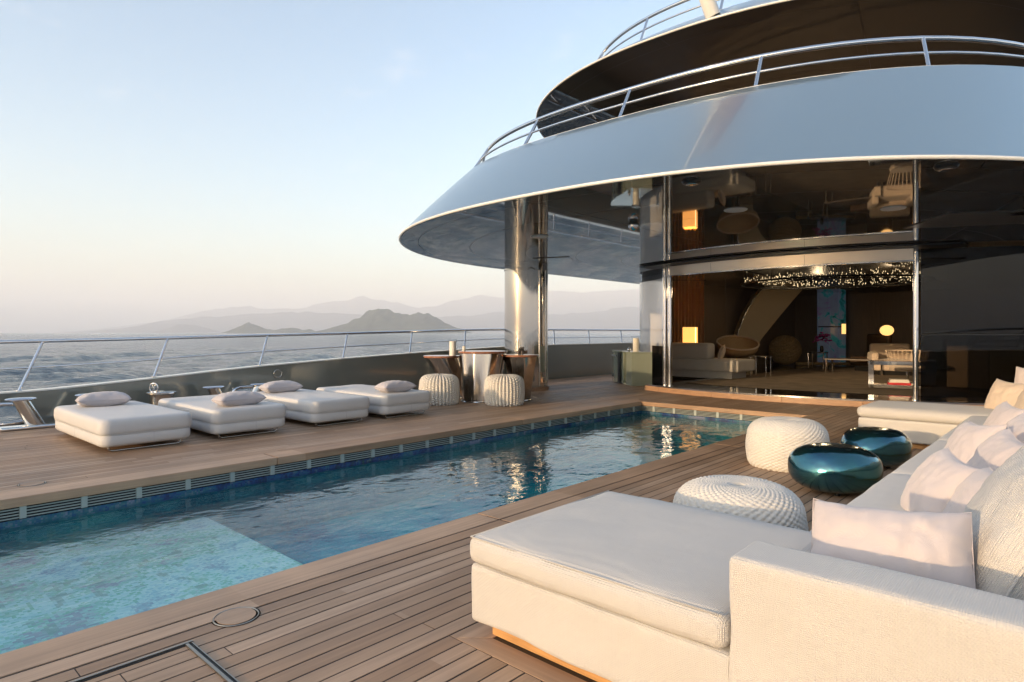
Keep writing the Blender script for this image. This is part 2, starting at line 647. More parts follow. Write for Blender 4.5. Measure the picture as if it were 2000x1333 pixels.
def mosaic(name, ramp, tile=.02, big=1.1, blotch=.5):
    """glass mosaic: small tiles, colour drifting in painterly patches"""
    m, nt, b = new_mat(name)
    L = nt.links.new
    g = N(nt, 'ShaderNodeNewGeometry')
    # snap position to tiles
    sn = N(nt, 'ShaderNodeVectorMath', operation='SNAP')
    sn.inputs[1].default_value = (tile, tile, tile)
    L(g.outputs['Position'], sn.inputs[0])
    wp = N(nt, 'ShaderNodeTexNoise')
    wp.inputs['Scale'].default_value = big * 1.5
    wp.inputs['Detail'].default_value = 3
    L(sn.outputs[0], wp.inputs['Vector'])
    av = N(nt, 'ShaderNodeVectorMath', operation='MULTIPLY_ADD')
    av.inputs[1].default_value = (.9, .9, .9)
    L(wp.outputs['Color'], av.inputs[0])
    L(sn.outputs[0], av.inputs[2])
    n1 = N(nt, 'ShaderNodeTexNoise')
    n1.inputs['Scale'].default_value = big
    n1.inputs['Detail'].default_value = 5
    n1.inputs['Roughness'].default_value = .62
    L(av.outputs[0], n1.inputs['Vector'])
    wn_ = N(nt, 'ShaderNodeTexWhiteNoise', noise_dimensions='3D')
    L(sn.outputs[0], wn_.inputs['Vector'])
    ma = N(nt, 'ShaderNodeMath', operation='MULTIPLY_ADD')
    ma.inputs[1].default_value = .10
    L(wn_.outputs['Value'], ma.inputs[0])
    L(n1.outputs['Fac'], ma.inputs[2])
    rp = N(nt, 'ShaderNodeValToRGB')
    cr = rp.color_ramp
    cr.elements[0].position = ramp[0][0]
    cr.elements[0].color = (*ramp[0][1], 1)
    cr.elements[1].position = ramp[-1][0]
    cr.elements[1].color = (*ramp[-1][1], 1)
    for p, c in ramp[1:-1]:
        q = cr.elements.new(p)
        q.color = (*c, 1)
    L(ma.outputs[0], rp.inputs[0])
    # scattered dark and green flecks
    n3 = N(nt, 'ShaderNodeTexNoise')
    n3.inputs['Scale'].default_value = big * 6
    n3.inputs['Detail'].default_value = 4
    L(sn.outputs[0], n3.inputs['Vector'])
    th = N(nt, 'ShaderNodeMapRange')
    th.inputs['From Min'].default_value = .60
    th.inputs['From Max'].default_value = .66
    th.inputs['To Max'].default_value = blotch
    L(n3.outputs['Fac'], th.inputs['Value'])
    mc = N(nt, 'ShaderNodeMix', data_type='RGBA')
    mc.inputs[7].default_value = (.18, .26, .22, 1)
    L(th.outputs[0], mc.inputs[0])
    L(rp.outputs[0], mc.inputs[6])
    L(mc.outputs[2], b.inputs['Base Color'])
    b.inputs['Roughness'].default_value = .25
    return m


M['mosaic_shelf'] = mosaic('aqua_mosaic', [(.30, (.16, .18, .34)), (.38, (.24, .27, .36)), (.44, (.34, .46, .52)), (.49, (.60, .64, .62)), (.53, (.46, .57, .58)), (.57, (.17, .38, .24)), (.61, (.40, .52, .50)), (.66, (.30, .24, .30))], big=1.3, blotch=.85)
M['mosaic_deep'] = mosaic('deep_blue_mosaic', [(.32, (.01, .08, .20)), (.45, (.01, .26, .38)), (.53, (.02, .36, .46)), (.62, (.06, .46, .50)), (.72, (.22, .30, .42))], big=.7, blotch=.3)
M['mosaic_wall'] = mosaic('dark_blue_mosaic', [(.32, (.01, .05, .10)), (.45, (.012, .13, .19)), (.55, (.02, .19, .24)), (.7, (.06, .26, .27))], big=.9, blotch=.3)
M['mosaic_line'] = mosaic('blue_tile_line', [(.30, (.01, .09, .06)), (.42, (.02, .03, .09)), (.5, (.02, .06, .20)), (.6, (.03, .13, .17)), (.7, (.16, .18, .28))], tile=.015, big=2.2, blotch=.3)


def pool_water():
    m, nt, fr, gl = clear_pane('pool_water', (.68, .94, .97), 0.0, 1.33)
    L = nt.links.new
    g = N(nt, 'ShaderNodeNewGeometry')
    mp = N(nt, 'ShaderNodeVectorMath', operation='MULTIPLY')
    mp.inputs[1].default_value = (1.0, .8, 1)
    L(g.outputs['Position'], mp.inputs[0])
    n1 = N(nt, 'ShaderNodeTexNoise')
    n1.inputs['Scale'].default_value = 2.0
    n1.inputs['Detail'].default_value = 3
    n1.inputs['Distortion'].default_value = .6
    L(mp.outputs[0], n1.inputs['Vector'])
    mp2 = N(nt, 'ShaderNodeVectorMath', operation='MULTIPLY')
    mp2.inputs[1].default_value = (1.6, .7, 1)
    L(g.outputs['Position'], mp2.inputs[0])
    n2 = N(nt, 'ShaderNodeTexNoise')
    n2.inputs['Scale'].default_value = 7
    n2.inputs['Detail'].default_value = 2
    L(mp2.outputs[0], n2.inputs['Vector'])
    ad = N(nt, 'ShaderNodeMath', operation='MULTIPLY_ADD')
    ad.inputs[1].default_value = .24
    L(n2.outputs['Fac'], ad.inputs[0])
    L(n1.outputs['Fac'], ad.inputs[2])
    bp = N(nt, 'ShaderNodeBump')
    bp.inputs['Distance'].default_value = .018
    L(ad.outputs[0], bp.inputs['Height'])
    L(bp.outputs[0], gl.inputs['Normal'])
    L(bp.outputs[0], fr.inputs['Normal'])
    return m


M['pool_water'] = pool_water()


def sea_water():
    m, nt, b = new_mat('sea_water')
    L = nt.links.new
    b.inputs['Base Color'].default_value = (.016, .045, .075, 1)
    b.inputs['Roughness'].default_value = .08
    b.inputs['IOR'].default_value = 1.33
    g = N(nt, 'ShaderNodeNewGeometry')
    acc = None
    for s_, w_, det in ((.12, 1.0, 3), (.6, .62, 4), (2.2, .26, 4)):
        t = N(nt, 'ShaderNodeTexNoise')
        t.inputs['Scale'].default_value = s_
        t.inputs['Detail'].default_value = det
        t.inputs['Roughness'].default_value = .6
        L(g.outputs['Position'], t.inputs['Vector'])
        k = N(nt, 'ShaderNodeMath', operation='MULTIPLY_ADD')
        k.inputs[1].default_value = w_
        L(t.outputs['Fac'], k.inputs[0])
        if acc is None:
            k.inputs[2].default_value = 0
        else:
            L(acc, k.inputs[2])
        acc = k.outputs[0]
    bp = N(nt, 'ShaderNodeBump')
    bp.inputs['Distance'].default_value = 1.0
    L(acc, bp.inputs['Height'])
    L(bp.outputs[0], b.inputs['Normal'])
    return m


M['sea'] = sea_water()
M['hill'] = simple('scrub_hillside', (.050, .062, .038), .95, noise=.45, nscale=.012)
M['far_hill'] = simple('far_hillside', (.15, .15, .15), .95)  # kept pale to stand in for thicker haze over the distant ranges

# ------------------------------------------------------------------ sea, hills, haze
SEA = -4.2
R_ = Vector((CS, SN, 0))
F_ = Vector((-SN, CS, 0))
W = 33000
import numpy as np
ang_ = np.concatenate([np.linspace(math.radians(82), math.radians(186), 620, endpoint=False), np.linspace(math.radians(186), math.radians(442), 110, endpoint=False)])
dang = np.concatenate([np.full(620, math.radians(104) / 620), np.full(110, math.radians(256) / 110)])
NA = len(ang_)
NR = 330
rad = np.concatenate([12.0 * (1700 / 12.0) ** (np.arange(NR + 1) / NR), [3000, 6000, 12000, 20000, W]])
rw = random.Random(3)
SX, SY = 0.0, 0.0
RR, AA = np.meshgrid(rad, ang_, indexing='ij')
XX, YY = SX + RR * np.cos(AA), SY + RR * np.sin(AA)
cell = np.maximum(RR * math.log(1700 / 12.0) / NR, RR * dang[None, :])
HH = np.zeros_like(XX)
for k in range(60):                          # a wind sea: many short crossing wave trains
    lam = .6 * (15 / .6) ** (k / 59)
    an = math.radians(215) + rw.gauss(0, .6)
    am = .0100 * lam ** .80 * rw.uniform(.6, 1.25)
    fade = np.clip(lam / (2.0 * cell) - 1, 0, 1)
    HH += am * fade * np.sin(2 * PI / lam * (math.cos(an) * XX + math.sin(an) * YY) + rw.uniform(0, 6.28) + 1.5 * np.sin(XX * .05 * (1 + k % 3) + YY * .043))
HH += .35 * np.abs(HH)                        # sharper crests
vs = [(SX, SY, SEA - .3)] + list(zip(XX.ravel().tolist(), YY.ravel().tolist(), (SEA + HH).ravel().tolist()))
fs = [(0, 1 + k, 1 + (k + 1) % NA) for k in range(NA)]
for i in range(len(rad) - 1):
    b0, b1 = 1 + i * NA, 1 + (i + 1) * NA
    fs += [(b0 + k, b1 + k, b1 + (k + 1) % NA, b0 + (k + 1) % NA) for k in range(NA)]
tag(MB().add(vs, fs).build('sea', M['sea'], smooth=180), kind='structure')


def hill(name, prof, d, depth, mat, rough, seed):
    """a hill range: ridge heights read along its length, slopes falling off both ways, broken by noise"""
    x0, x1 = prof[0][0], prof[-1][0]
    nx = 110
    ny = 26
    vs = []
    fs = []
    for i in range(nx + 1):
        px = x0 + (x1 - x0) * i / nx
        for k in range(len(prof) - 1):
            if prof[k][0] <= px <= prof[k + 1][0]:
                t = (px - prof[k][0]) / (prof[k + 1][0] - prof[k][0])
                t = t * t * (3 - 2 * t) * .5 + t * .5
                hh = prof[k][1] + (prof[k + 1][1] - prof[k][1]) * t
                break
        h = (650 - hh) / F * d
        x = (px - 1000) / F * d
        for j in range(ny + 1):
            v = -1 + 2 * j / ny
            p = R_ * x + F_ * (d + v * depth)
            n = mnoise.fractal(Vector((p.x, p.y, seed)) * (6.0 / depth), 1.0, 2.0, 5)
            n2 = mnoise.fractal(Vector((p.x, p.y, seed + 5)) * (25.0 / depth), 1.0, 2.0, 4)
            fall = max(0, 1 - abs(v) ** 1.25)
            z = SEA - 2 + (h - SEA + 2) * fall * (1 + rough * n) + rough * h * .18 * n2 * fall
            vs.append((p.x, p.y, z))
    for i in range(nx):
        for j in range(ny):
            a = i * (ny + 1) + j
            fs.append((a, a + ny + 1, a + ny + 2, a + 1))
    o = MB().add(vs, fs).build(name, mat, smooth=180)
    return tag(o, kind='structure')


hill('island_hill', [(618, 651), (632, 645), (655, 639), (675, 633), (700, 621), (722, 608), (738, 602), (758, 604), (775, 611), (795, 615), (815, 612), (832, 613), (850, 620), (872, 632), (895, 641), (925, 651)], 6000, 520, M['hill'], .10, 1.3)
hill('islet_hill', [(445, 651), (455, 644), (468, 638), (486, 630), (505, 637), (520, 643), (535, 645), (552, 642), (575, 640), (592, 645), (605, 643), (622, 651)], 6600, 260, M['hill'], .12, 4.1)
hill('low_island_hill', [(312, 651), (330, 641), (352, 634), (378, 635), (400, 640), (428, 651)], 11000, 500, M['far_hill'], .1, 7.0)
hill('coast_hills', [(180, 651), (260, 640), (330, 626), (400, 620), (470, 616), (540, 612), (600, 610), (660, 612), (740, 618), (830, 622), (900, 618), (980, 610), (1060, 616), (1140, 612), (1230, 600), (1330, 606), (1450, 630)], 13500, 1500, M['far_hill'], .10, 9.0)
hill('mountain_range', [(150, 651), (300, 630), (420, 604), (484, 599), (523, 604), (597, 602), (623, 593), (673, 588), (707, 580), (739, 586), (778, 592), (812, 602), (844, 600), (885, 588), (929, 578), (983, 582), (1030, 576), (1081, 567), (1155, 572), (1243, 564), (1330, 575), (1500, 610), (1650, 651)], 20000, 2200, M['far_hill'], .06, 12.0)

HZ = 35000
mb = MB().box(-HZ, HZ, -HZ, HZ, SEA - 1.5, 1550)
hm = bpy.data.materials.new('sea_haze')
hm.use_nodes = True
hm.node_tree.nodes.clear()
ho = hm.node_tree.nodes.new('ShaderNodeOutputMaterial')
hv = hm.node_tree.nodes.new('ShaderNodeVolumePrincipled')
hv.inputs['Color'].default_value = (.92, .95, 1.0, 1)
hv.inputs['Density'].default_value = .000105
hv.inputs['Anisotropy'].default_value = 0.0
hm.node_tree.links.new(hv.outputs[0], ho.inputs['Volume'])
haze = tag(mb.build('haze', hm), kind='stuff')

# ------------------------------------------------------------------ deck
CX = -4.72                                   # ship's centreline
PX0, PX1, PY0, PY1 = -6.20, -3.24, -1.60, 10.36    # pool opening
BP, BS = -11.05, 1.61                        # inner faces of the bulwarks
DY0, DY1 = -5.0, 29.0


def wall_y(x, apex=12.30, rad=7.0):
    return apex + rad - math.sqrt(max(.01, rad * rad - (x - CX) ** 2))


deck = empty('deck', (CX, 0, 0))
tag(deck, kind='structure')
mb = MB()
for (a, b, c, d) in ((BP - .1, PX0 - .12, DY0, DY1), (PX1 + .10, BS + .1, DY0, DY1), (PX0 - .12, PX1 + .10, DY0, PY0), (PX0 - .12, PX1 + .10, PY1 + .1, 12.6)):
    mb.box(a, b, c, d, -.16, -.0018)
mb.build('caulking', M['caulk'], deck)

pieces = []


def strip(x0, x1, ya, yb, mat, lo=3.2, hi=6.0):
    y = ya
    first = True
    while y < yb - .05:
        L_ = random.uniform(lo, hi) * (random.random() if first else 1)
        L_ = max(.5, L_)
        first = False
        y2 = min(yb, y + L_)
        if yb - y2 < .5:
            y2 = yb
        pieces.append((x0 + .0045, x1 - .0045, y + .0025, y2 - .0025, mat))
        y = y2


P_ = .087
x = -2.89
while x < BS - .02:
    x2 = min(x + P_, BS)
    if x2 > -1.98 + .04:
        strip(x, x2, DY0, 1.80, M['plank'])
        if x < -.7:
            strip(x, x2, 2.95 if x > -1.99 else 1.8, 14.2, M['plank'])
        else:
            strip(x, x2, 9.0, 14.2, M['plank'])
    else:
        strip(x, x2, DY0, 13.8, M['plank'])
    x = x2
x = -6.51
while x > BP + .02:
    x2 = max(x - P_, BP)
    strip(x2, x, DY0, DY1, M['plank_left'])
    x = x2
x = -6.51
while x < -2.89 - .02:
    x2 = min(x + P_, -2.89)
    strip(x, x2, PY1 + .40, 12.7, M['plank'])
    strip(x, x2, DY0, PY0 - .35, M['plank'])
    x = x2


def shown(p):
    pts = []
    y0 = max(p[2], .6)
    if p[3] <= y0:
        return 0
    for X in (p[0], p[1]):
        for Y in (y0, p[3]):
            q = proj((X, Y, 0))
            if q[2] < .4:
                return 0
            pts.append((min(2000, max(0, q[0])), min(1333, q[1])))
    a, b_, c, d = pts[0], pts[1], pts[3], pts[2]
    pl = [a, b_, c, d]
    ar = 0
    for i in range(4):
        j = (i + 1) % 4
        ar += pl[i][0] * pl[j][1] - pl[j][0] * pl[i][1]
    return abs(ar)


pieces.sort(key=shown, reverse=True)
unit = bpy.data.meshes.new('plank')
_u = MB().box(0, 1, 0, 1, -1, 0)
unit.from_pydata(_u.v, [], _u.f)
unit.materials.append(M['plank'])
unit_l = unit.copy()
unit_l.materials[0] = M['plank_left']
for p in pieces[:290]:
    o = bpy.data.objects.new('plank', unit if p[4] is M['plank'] else unit_l)
    COL.objects.link(o)
    o.parent = deck
    o.location = (p[0] - CX, p[2], random.uniform(-.0006, .0006))
    o.scale = (p[1] - p[0], p[3] - p[2], .02)
for mt, nm in ((M['plank'], 'planking'), (M['plank_left'], 'planking')):
    mb = MB()
    for p in pieces[290:]:
        if p[4] is mt:
            mb.box(p[0], p[1], p[2], p[3], -.02, random.uniform(-.0006, .0006))
    tag(mb.build(nm, mt, deck), kind='stuff')
# mitred margin boards round the sofa corner
mb = MB().prism([(-1.977, 1.803), (1.60, 1.803), (1.60, 1.907), (-1.863, 1.907)], -.02, .001)
mb.build('margin_board', M['coping_x'], deck)
mb = MB().prism([(-1.977, 1.809), (-1.866, 1.912), (-1.866, 2.94), (-1.977, 2.94)], -.02, .001)
mb.build('margin_board', M['coping'], deck)

# round deck plates
for (hx, hy, lab) in ((-2.87, 1.26, 'round teak deck plate ringed in steel beside the near pool edge'), (-6.68, 1.18, 'round deck plate at the far side of the pool')):
    e = empty('deck_plate', (hx, hy, 0), 0, lab, 'deck plate', 'round deck plates')
    MB().lathe([(.001, .0015), (.084, .0015), (.084, .004), (.001, .004)], 0, 0, 40).build('disc', M['plank'], e, world=False)
    MB().lathe([(.090, -.001), (.094, .004), (.097, .004), (.101, -.001)], 0, 0, 40).build('ring', M['dull_steel'], e, world=False)
    MB().lathe([(.101, .0012), (.104, .0012)], 0, 0, 40).build('seal', M['caulk'], e, world=False)
# metal hatch frame let into the deck
e = empty('hatch_frame', (-2.76, 1.01, 0), 0, 'steel angle frame of a deck hatch let into the foreground planks', 'hatch frame')
MB().box(-2.76, -1.9, 1.000, 1.012, -.01, .007).box(-2.76, -1.9, 1.025, 1.030, -.01, .005).build('cross_bar', M['dull_steel'], e)
MB().box(-2.776, -2.765, -1.0, 1.034, -.01, .007).build('side_bar', M['dull_steel'], e)
MB().box(-2.764, -2.754, -1.0, 1.0, -.01, .0025).box(-2.76, -1.9, 1.013, 1.024, -.01, .0022).build('groove', M['caulk'], e)

# ------------------------------------------------------------------ pool
pool = empty('swimming_pool', (CX, 4.4, -1.25), 0, 'rectangular mosaic swimming pool sunk in the teak deck', 'pool')
SH = 2.42                                    # forward edge of the shallow shelf
WZ = -.215
ZS, ZD = -.45, -.80
mb = MB()
mb.add([(PX0 - .06, PY0, ZS), (PX1 + .06, PY0, ZS), (PX1 + .06, SH, ZS), (PX0 - .06, SH, ZS)], [(0, 1, 2, 3)])
mb.build('shelf', M['mosaic_shelf'], pool)
mb = MB()
x0, x1, y1 = PX0 - .05, PX1 + .05, PY1 + .05
mb.add([(x0, SH, ZD), (x1, SH, ZD), (x1, y1, ZD), (x0, y1, ZD)], [(0, 1, 2, 3)])
mb.add([(x0, SH + .5, ZD + .005), (x1, SH + .5, ZD + .005), (x1, SH, ZS), (x0, SH, ZS)], [(3, 2, 1, 0)])
mb.build('floor', M['mosaic_deep'], pool)
mb = MB()
mb.add([(x0, PY0, ZD), (x0, y1, ZD), (x0, y1, -.215), (x0, PY0, -.215)], [(0, 1, 2, 3)])
mb.add([(x1, PY0, ZD), (x1, y1, ZD), (x1, y1, -.215), (x1, PY0, -.215)], [(3, 2, 1, 0)])
mb.add([(x0, y1, ZD), (x1, y1, ZD), (x1, y1, -.215), (x0, y1, -.215)], [(0, 1, 2, 3)])
mb.add([(x0, PY0, ZD), (x1, PY0, ZD), (x1, PY0, -.215), (x0, PY0, -.215)], [(3, 2, 1, 0)])
mb.build('wall', M['mosaic_wall'], pool)
# tile line just above the water
mb = MB()
t0, t1 = -.235, -.178
mb.box(PX0 - .06, PX0 - .02, PY0, PY1 + .02, t0, t1).box(PX1 + .02, PX1 + .06, PY0, PY1 + .02, t0, t1).box(PX0 - .02, PX1 + .02, PY1 + .02, PY1 + .06, t0, t1)
mb.build('tile_line', M['mosaic_line'], pool)
# dark channel behind the overflow grille
mb = MB()
mb.box(PX0 - .12, PX0 - .10, PY0, PY1 + .12, -.18, -.075).box(PX1 + .10, PX1 + .12, PY0, PY1 + .12, -.18, -.075).box(PX0 - .1, PX1 + .1, PY1 + .10, PY1 + .12, -.18, -.075)
mb.box(PX0 - .10, PX0 - .06, PY0, PY1 + .1, -.18, -.1725).box(PX0 - .06, PX1 + .06, PY1 + .06, PY1 + .1, -.18, -.1725).box(PX1 + .06, PX1 + .10, PY0, PY1 + .1, -.18, -.1725)
mb.build('overflow_channel', M['caulk'], pool)
GR = [-.092, -.115, -.138, -.161]
gp = .413
ys = [1.04 + gp * i for i in range(-6, 23) if PY0 < 1.04 + gp * i < PY1 - .02]
for z in GR:
    MB().box(PX0 - .030, PX0 - .018, PY0, PY1 + .02, z - .0042, z + .0042).build('grille_bar', M['grille'], pool)
    MB().box(PX0 - .018, PX1 + .018, PY1 + .018, PY1 + .030, z - .0042, z + .0042).build('grille_bar', M['grille'], pool)
    MB().box(PX1 + .018, PX1 + .030, PY0, PY1 + .02, z - .0042, z + .0042).build('grille_bar', M['grille'], pool)
for y in ys:
    MB().box(PX0 - .034, PX0 - .012, y - .022, y + .022, -.171, -.0765).build('grille_post', M['grille'], pool)
    MB().box(PX1 + .012, PX1 + .034, y - .022, y + .022, -.171, -.0765).build('grille_post', M['grille'], pool)
for i in range(7):
    xx = PX0 + .25 + i * .413
    MB().box(xx - .022, xx + .022, PY1 + .012, PY1 + .034, -.171, -.0765).build('grille_post', M['grille'], pool)
# coping boards, butted with thin joints
JT = [-1.95, .2, 3.15, 6.1, 9.0]
cop = []
for a, b in ((-1.95, 3.15), (3.15, 7.0), (7.0, PY1)):
    cop.append((PX1, -3.013, a + .003, b - .003, 'coping'))
    cop.append((-3.009, -2.893, a + .003, (b if b < PY1 else PY1 + .4) - .003, 'coping'))
    cop.append((-6.507, PX0, a + .003, b - .003, 'coping'))
for (a, b, c, d, mt) in cop:
    MB().box(a, b, c, d, -.075, .0015).build('coping_board', M[mt], pool, bevel=.006)
MB().prism([(PX0, PY1), (PX1, PY1), (-3.013, PY1 + .395), (-6.507, PY1 + .395)], -.075, .0015).build('coping_board', M['coping_x'], pool, bevel=.006)
MB().prism([(PX0 - .003, PY1 + .003), (-6.507, PY1 + .392), (-6.507, PY1 + .003)], -.075, .0015).build('coping_board', M['coping'], pool)
MB().prism([(PX1 + .003, PY1 + .003), (-3.013, PY1 + .003), (-3.013, PY1 + .39)], -.075, .0015).build('coping_board', M['coping'], pool)
# water
mb = MB()
mb.add([(PX0 - .05, PY0, WZ), (PX1 + .05, PY0, WZ), (PX1 + .05, PY1 + .05, WZ), (PX0 - .05, PY1 + .05, WZ)], [(0, 1, 2, 3)])
tag(mb.build('pool_water', M['pool_water']), kind='structure')

# ------------------------------------------------------------------ bulwarks, hull side, rails
def ztop(y):
    pts = [(-5, .40), (1.6, .445), (3.1, .50), (3.5, .56), (5.3, .68), (7, .765), (8.7, .83), (10.4, .885), (11.7, .925), (13.6, .945), (30, .97)]
    for (a, za), (b, zb) in zip(pts, pts[1:]):
        if a <= y <= b:
            return za + (zb - za) * (y - a) / (b - a)
    return pts[-1][1]


def railz(y):
    pts = [(-5, 1.08), (1.6, 1.165), (3.7, 1.205), (5.2, 1.24), (7, 1.275), (8.7, 1.315), (10.3, 1.355), (11.7, 1.38), (30, 1.39)]
    for (a, za), (b, zb) in zip(pts, pts[1:]):
        if a <= y <= b:
            return za + (zb - za) * (y - a) / (b - a)
    return pts[-1][1]


def bulwark(xi, sgn, lab, holes):
    e = empty('bulwark', (xi, 4, 0), 0, lab, 'bulwark')
    th = .16
    xo = xi + sgn * th
    cuts = sorted(set([DY0 + 1.2 * i for i in range(30)] + [y for h_ in holes for y in h_[:2]] + [DY1]))
    cuts = [c for c in cuts if DY0 <= c <= DY1]
    mb = MB()
    for a, b in zip(cuts, cuts[1:]):
        hole = None
        for h_ in holes:
            if a >= h_[0] - 1e-6 and b <= h_[1] + 1e-6:
                hole = h_
        segs = [(-.3, None)] if hole is None else [(-.3, hole[2]), (hole[3], None)]
        for z0, z1 in segs:
            za = ztop(a) if z1 is None else z1
            zb = ztop(b) if z1 is None else z1
            X0, X1 = min(xi, xo), max(xi, xo)
            mb.add([(X0, a, z0), (X1, a, z0), (X1, b, z0), (X0, b, z0), (X0, a, za), (X1, a, za), (X1, b, zb), (X0, b, zb)],
                   [(3, 2, 1, 0), (4, 5, 6, 7), (0, 1, 5, 4), (1, 2, 6, 5), (2, 3, 7, 6), (3, 0, 4, 7)])
    mb.build('panel', M['bulwark'], e)
    mb = MB()
    for a, b in zip(cuts, cuts[1:]):
        X0, X1 = xi - sgn * .012, xo + sgn * .012
        X0, X1 = min(X0, X1), max(X0, X1)
        mb.add([(X0, a, ztop(a) + .002), (X1, a, ztop(a) + .002), (X1, b, ztop(b) + .002), (X0, b, ztop(b) + .002),
                (X0, a, ztop(a) + .022), (X1, a, ztop(a) + .022), (X1, b, ztop(b) + .022), (X0, b, ztop(b) + .022)],
               [(3, 2, 1, 0), (4, 5, 6, 7), (0, 1, 5, 4), (1, 2, 6, 5), (2, 3, 7, 6), (3, 0, 4, 7)])
    mb.build('capping', M['lip'], e)
    mb = MB()
    X0, X1 = sorted((xo - sgn * .03, xo + sgn * .02))
    mb.box(X0, X1, DY0, DY1, SEA - .5, -.305)
    mb.build('hull_side', M['hull'], e)
    for h_ in holes:
        yc, zc = (h_[0] + h_[1]) / 2, (h_[2] + h_[3]) / 2
        ry, rz = (h_[1] - h_[0]) / 2, (h_[3] - h_[2]) / 2
        pts = []
        for k in range(36):
            t = 2 * PI * k / 36
            c_, s_ = math.cos(t), math.sin(t)
            pts.append((xi - sgn * .02, yc + ry * math.copysign(abs(c_) ** .6, c_), zc + rz * math.copysign(abs(s_) ** .6, s_)))
        MB().tube(pts, .032, 10, closed=True).build('fairlead_ring', M['chrome'], e, smooth=180)
    return e


bw = bulwark(BP, -1, 'grey green gloss bulwark along the far side of the deck below the rail', [(.95, 1.95, .03, .31), (4.78, 5.30, .06, .33)])
MB().lathe([(.001, 0), (.075, 0), (.09, .012), (.09, .02)], 0, 0, 28).build('round_fitting', M['bulwark'], bw, smooth=30, world=False)
rf = bpy.data.objects['round_fitting']
rf.rotation_euler = (0, PI / 2, 0)
rf.location = (.004, 5.61 - 4, .54)
MB().tube([(.075 * math.cos(2 * PI * k / 28), .075 * math.sin(2 * PI * k / 28), 0) for k in range(28)], .008, 6, closed=True).build('round_fitting_ring', M['brushed'], bw, smooth=180, world=False)
rr_ = bpy.data.objects['round_fitting_ring']
rr_.rotation_euler = (0, PI / 2, 0)
rr_.location = (.02, 5.61 - 4, .54)
bulwark(BS, 1, 'starboard grey green bulwark behind the sofa', [])


def side_rail(xi, sgn, ys, lab):
    e = empty('guard_rail', (xi, 4, .5), 0, lab, 'railing')
    ly, lx = .46, .40

    def off(y):
        return (railz(y) - ztop(y))
    top = [(xi + sgn * (.09 + lx * off(y)), y, railz(y)) for y in [DY0 + .75 * i for i in range(46)]]
    MB().tube(top, .026, 12).build('top_rail', M['chrome'], e, smooth=180)
    mid = [(xi + sgn * (.09 + lx * off(y) * .47), y, ztop(y) + .47 * off(y)) for y in [DY0 + .75 * i for i in range(46)]]
    MB().tube(mid, .013, 10).build('middle_rail', M['chrome'], e, smooth=180)
    for y in ys:
        yt = y + ly * off(y)
        pb = (xi + sgn * .09, y, ztop(y) + .02)
        pt = (xi + sgn * (.09 + lx * off(yt)), yt, railz(yt))
        p_ = MB().tube([pb, pt], .021, 12).build('post', M['chrome'], e, smooth=60)
        MB().lathe([(.04, ztop(y) + .019), (.04, ztop(y) + .03), (.022, ztop(y) + .036)], pb[0], pb[1], 16).build('post_base', M['chrome'], p_, smooth=30)
    return e


side_rail(BP, -1, [-3.4, -1.66, .08, 1.82, 3.56, 5.32, 7.06, 8.76, 10.42, 12.1, 13.9, 15.6, 17.4, 19.2, 21, 22.8, 24.6, 26.4, 28.2], 'polished steel guard rail with raked posts on the far bulwark')
side_rail(BS, 1, [-3.4, -1.66, .08, 1.82, 3.56, 5.32, 7.06, 8.76, 10.42, 12.1, 13.9, 15.6, 17.4, 19.2, 21, 22.8, 24.6, 26.4, 28.2], 'polished steel guard rail on the starboard bulwark behind the sofa')

# ------------------------------------------------------------------ superstructure
ZSOF = 2.80


def outline(a, b, n, apex, yend, cnt=48, straight=8):
    """plan of a rounded deck overhang from port side round the stern to starboard"""
    pts = []
    for i in range(straight):
        pts.append((CX - a, yend - (yend - apex - b) * i / straight))
    for i in range(cnt + 1):
        th = PI * i / cnt
        c_, s_ = math.cos(th), math.sin(th)
        pts.append((CX - a * math.copysign(abs(c_) ** (2 / n), c_), apex + b - b * abs(s_) ** (2 / n)))
    for i in range(straight):
        pts.append((CX + a, apex + b + (yend - apex - b) * (i + 1) / straight))
    return pts


def resample(pts, n):
    L_ = [0]
    for p, q in zip(pts, pts[1:]):
        L_.append(L_[-1] + math.hypot(q[0] - p[0], q[1] - p[1]))
    out = []
    k = 0
    for i in range(n + 1):
        t = L_[-1] * i / n
        while k < len(L_) - 2 and L_[k + 1] < t:
            k += 1
        u = (t - L_[k]) / (L_[k + 1] - L_[k])
        out.append((pts[k][0] + (pts[k + 1][0] - pts[k][0]) * u, pts[k][1] + (pts[k + 1][1] - pts[k][1]) * u))
    return out


NS = 180


def ring(a, b, n, apex, yend):
    return resample(outline(a, b, n, apex, yend, 120, 12), NS)


ship = empty('yacht_superstructure', (CX, 12.3, 0), 0, 'pale blue grey tiered yacht superstructure with rounded overhanging decks', 'superstructure')


def loft(rows, close=False):
    n = len(rows[0])
    vs = [p for r in rows for p in r]
    fs = []
    for i in range(len(rows) - 1):
        for k in range(n - 1):
            fs.append((i * n + k, i * n + k + 1, (i + 1) * n + k + 1, (i + 1) * n + k))
    return MB().add(vs, fs)


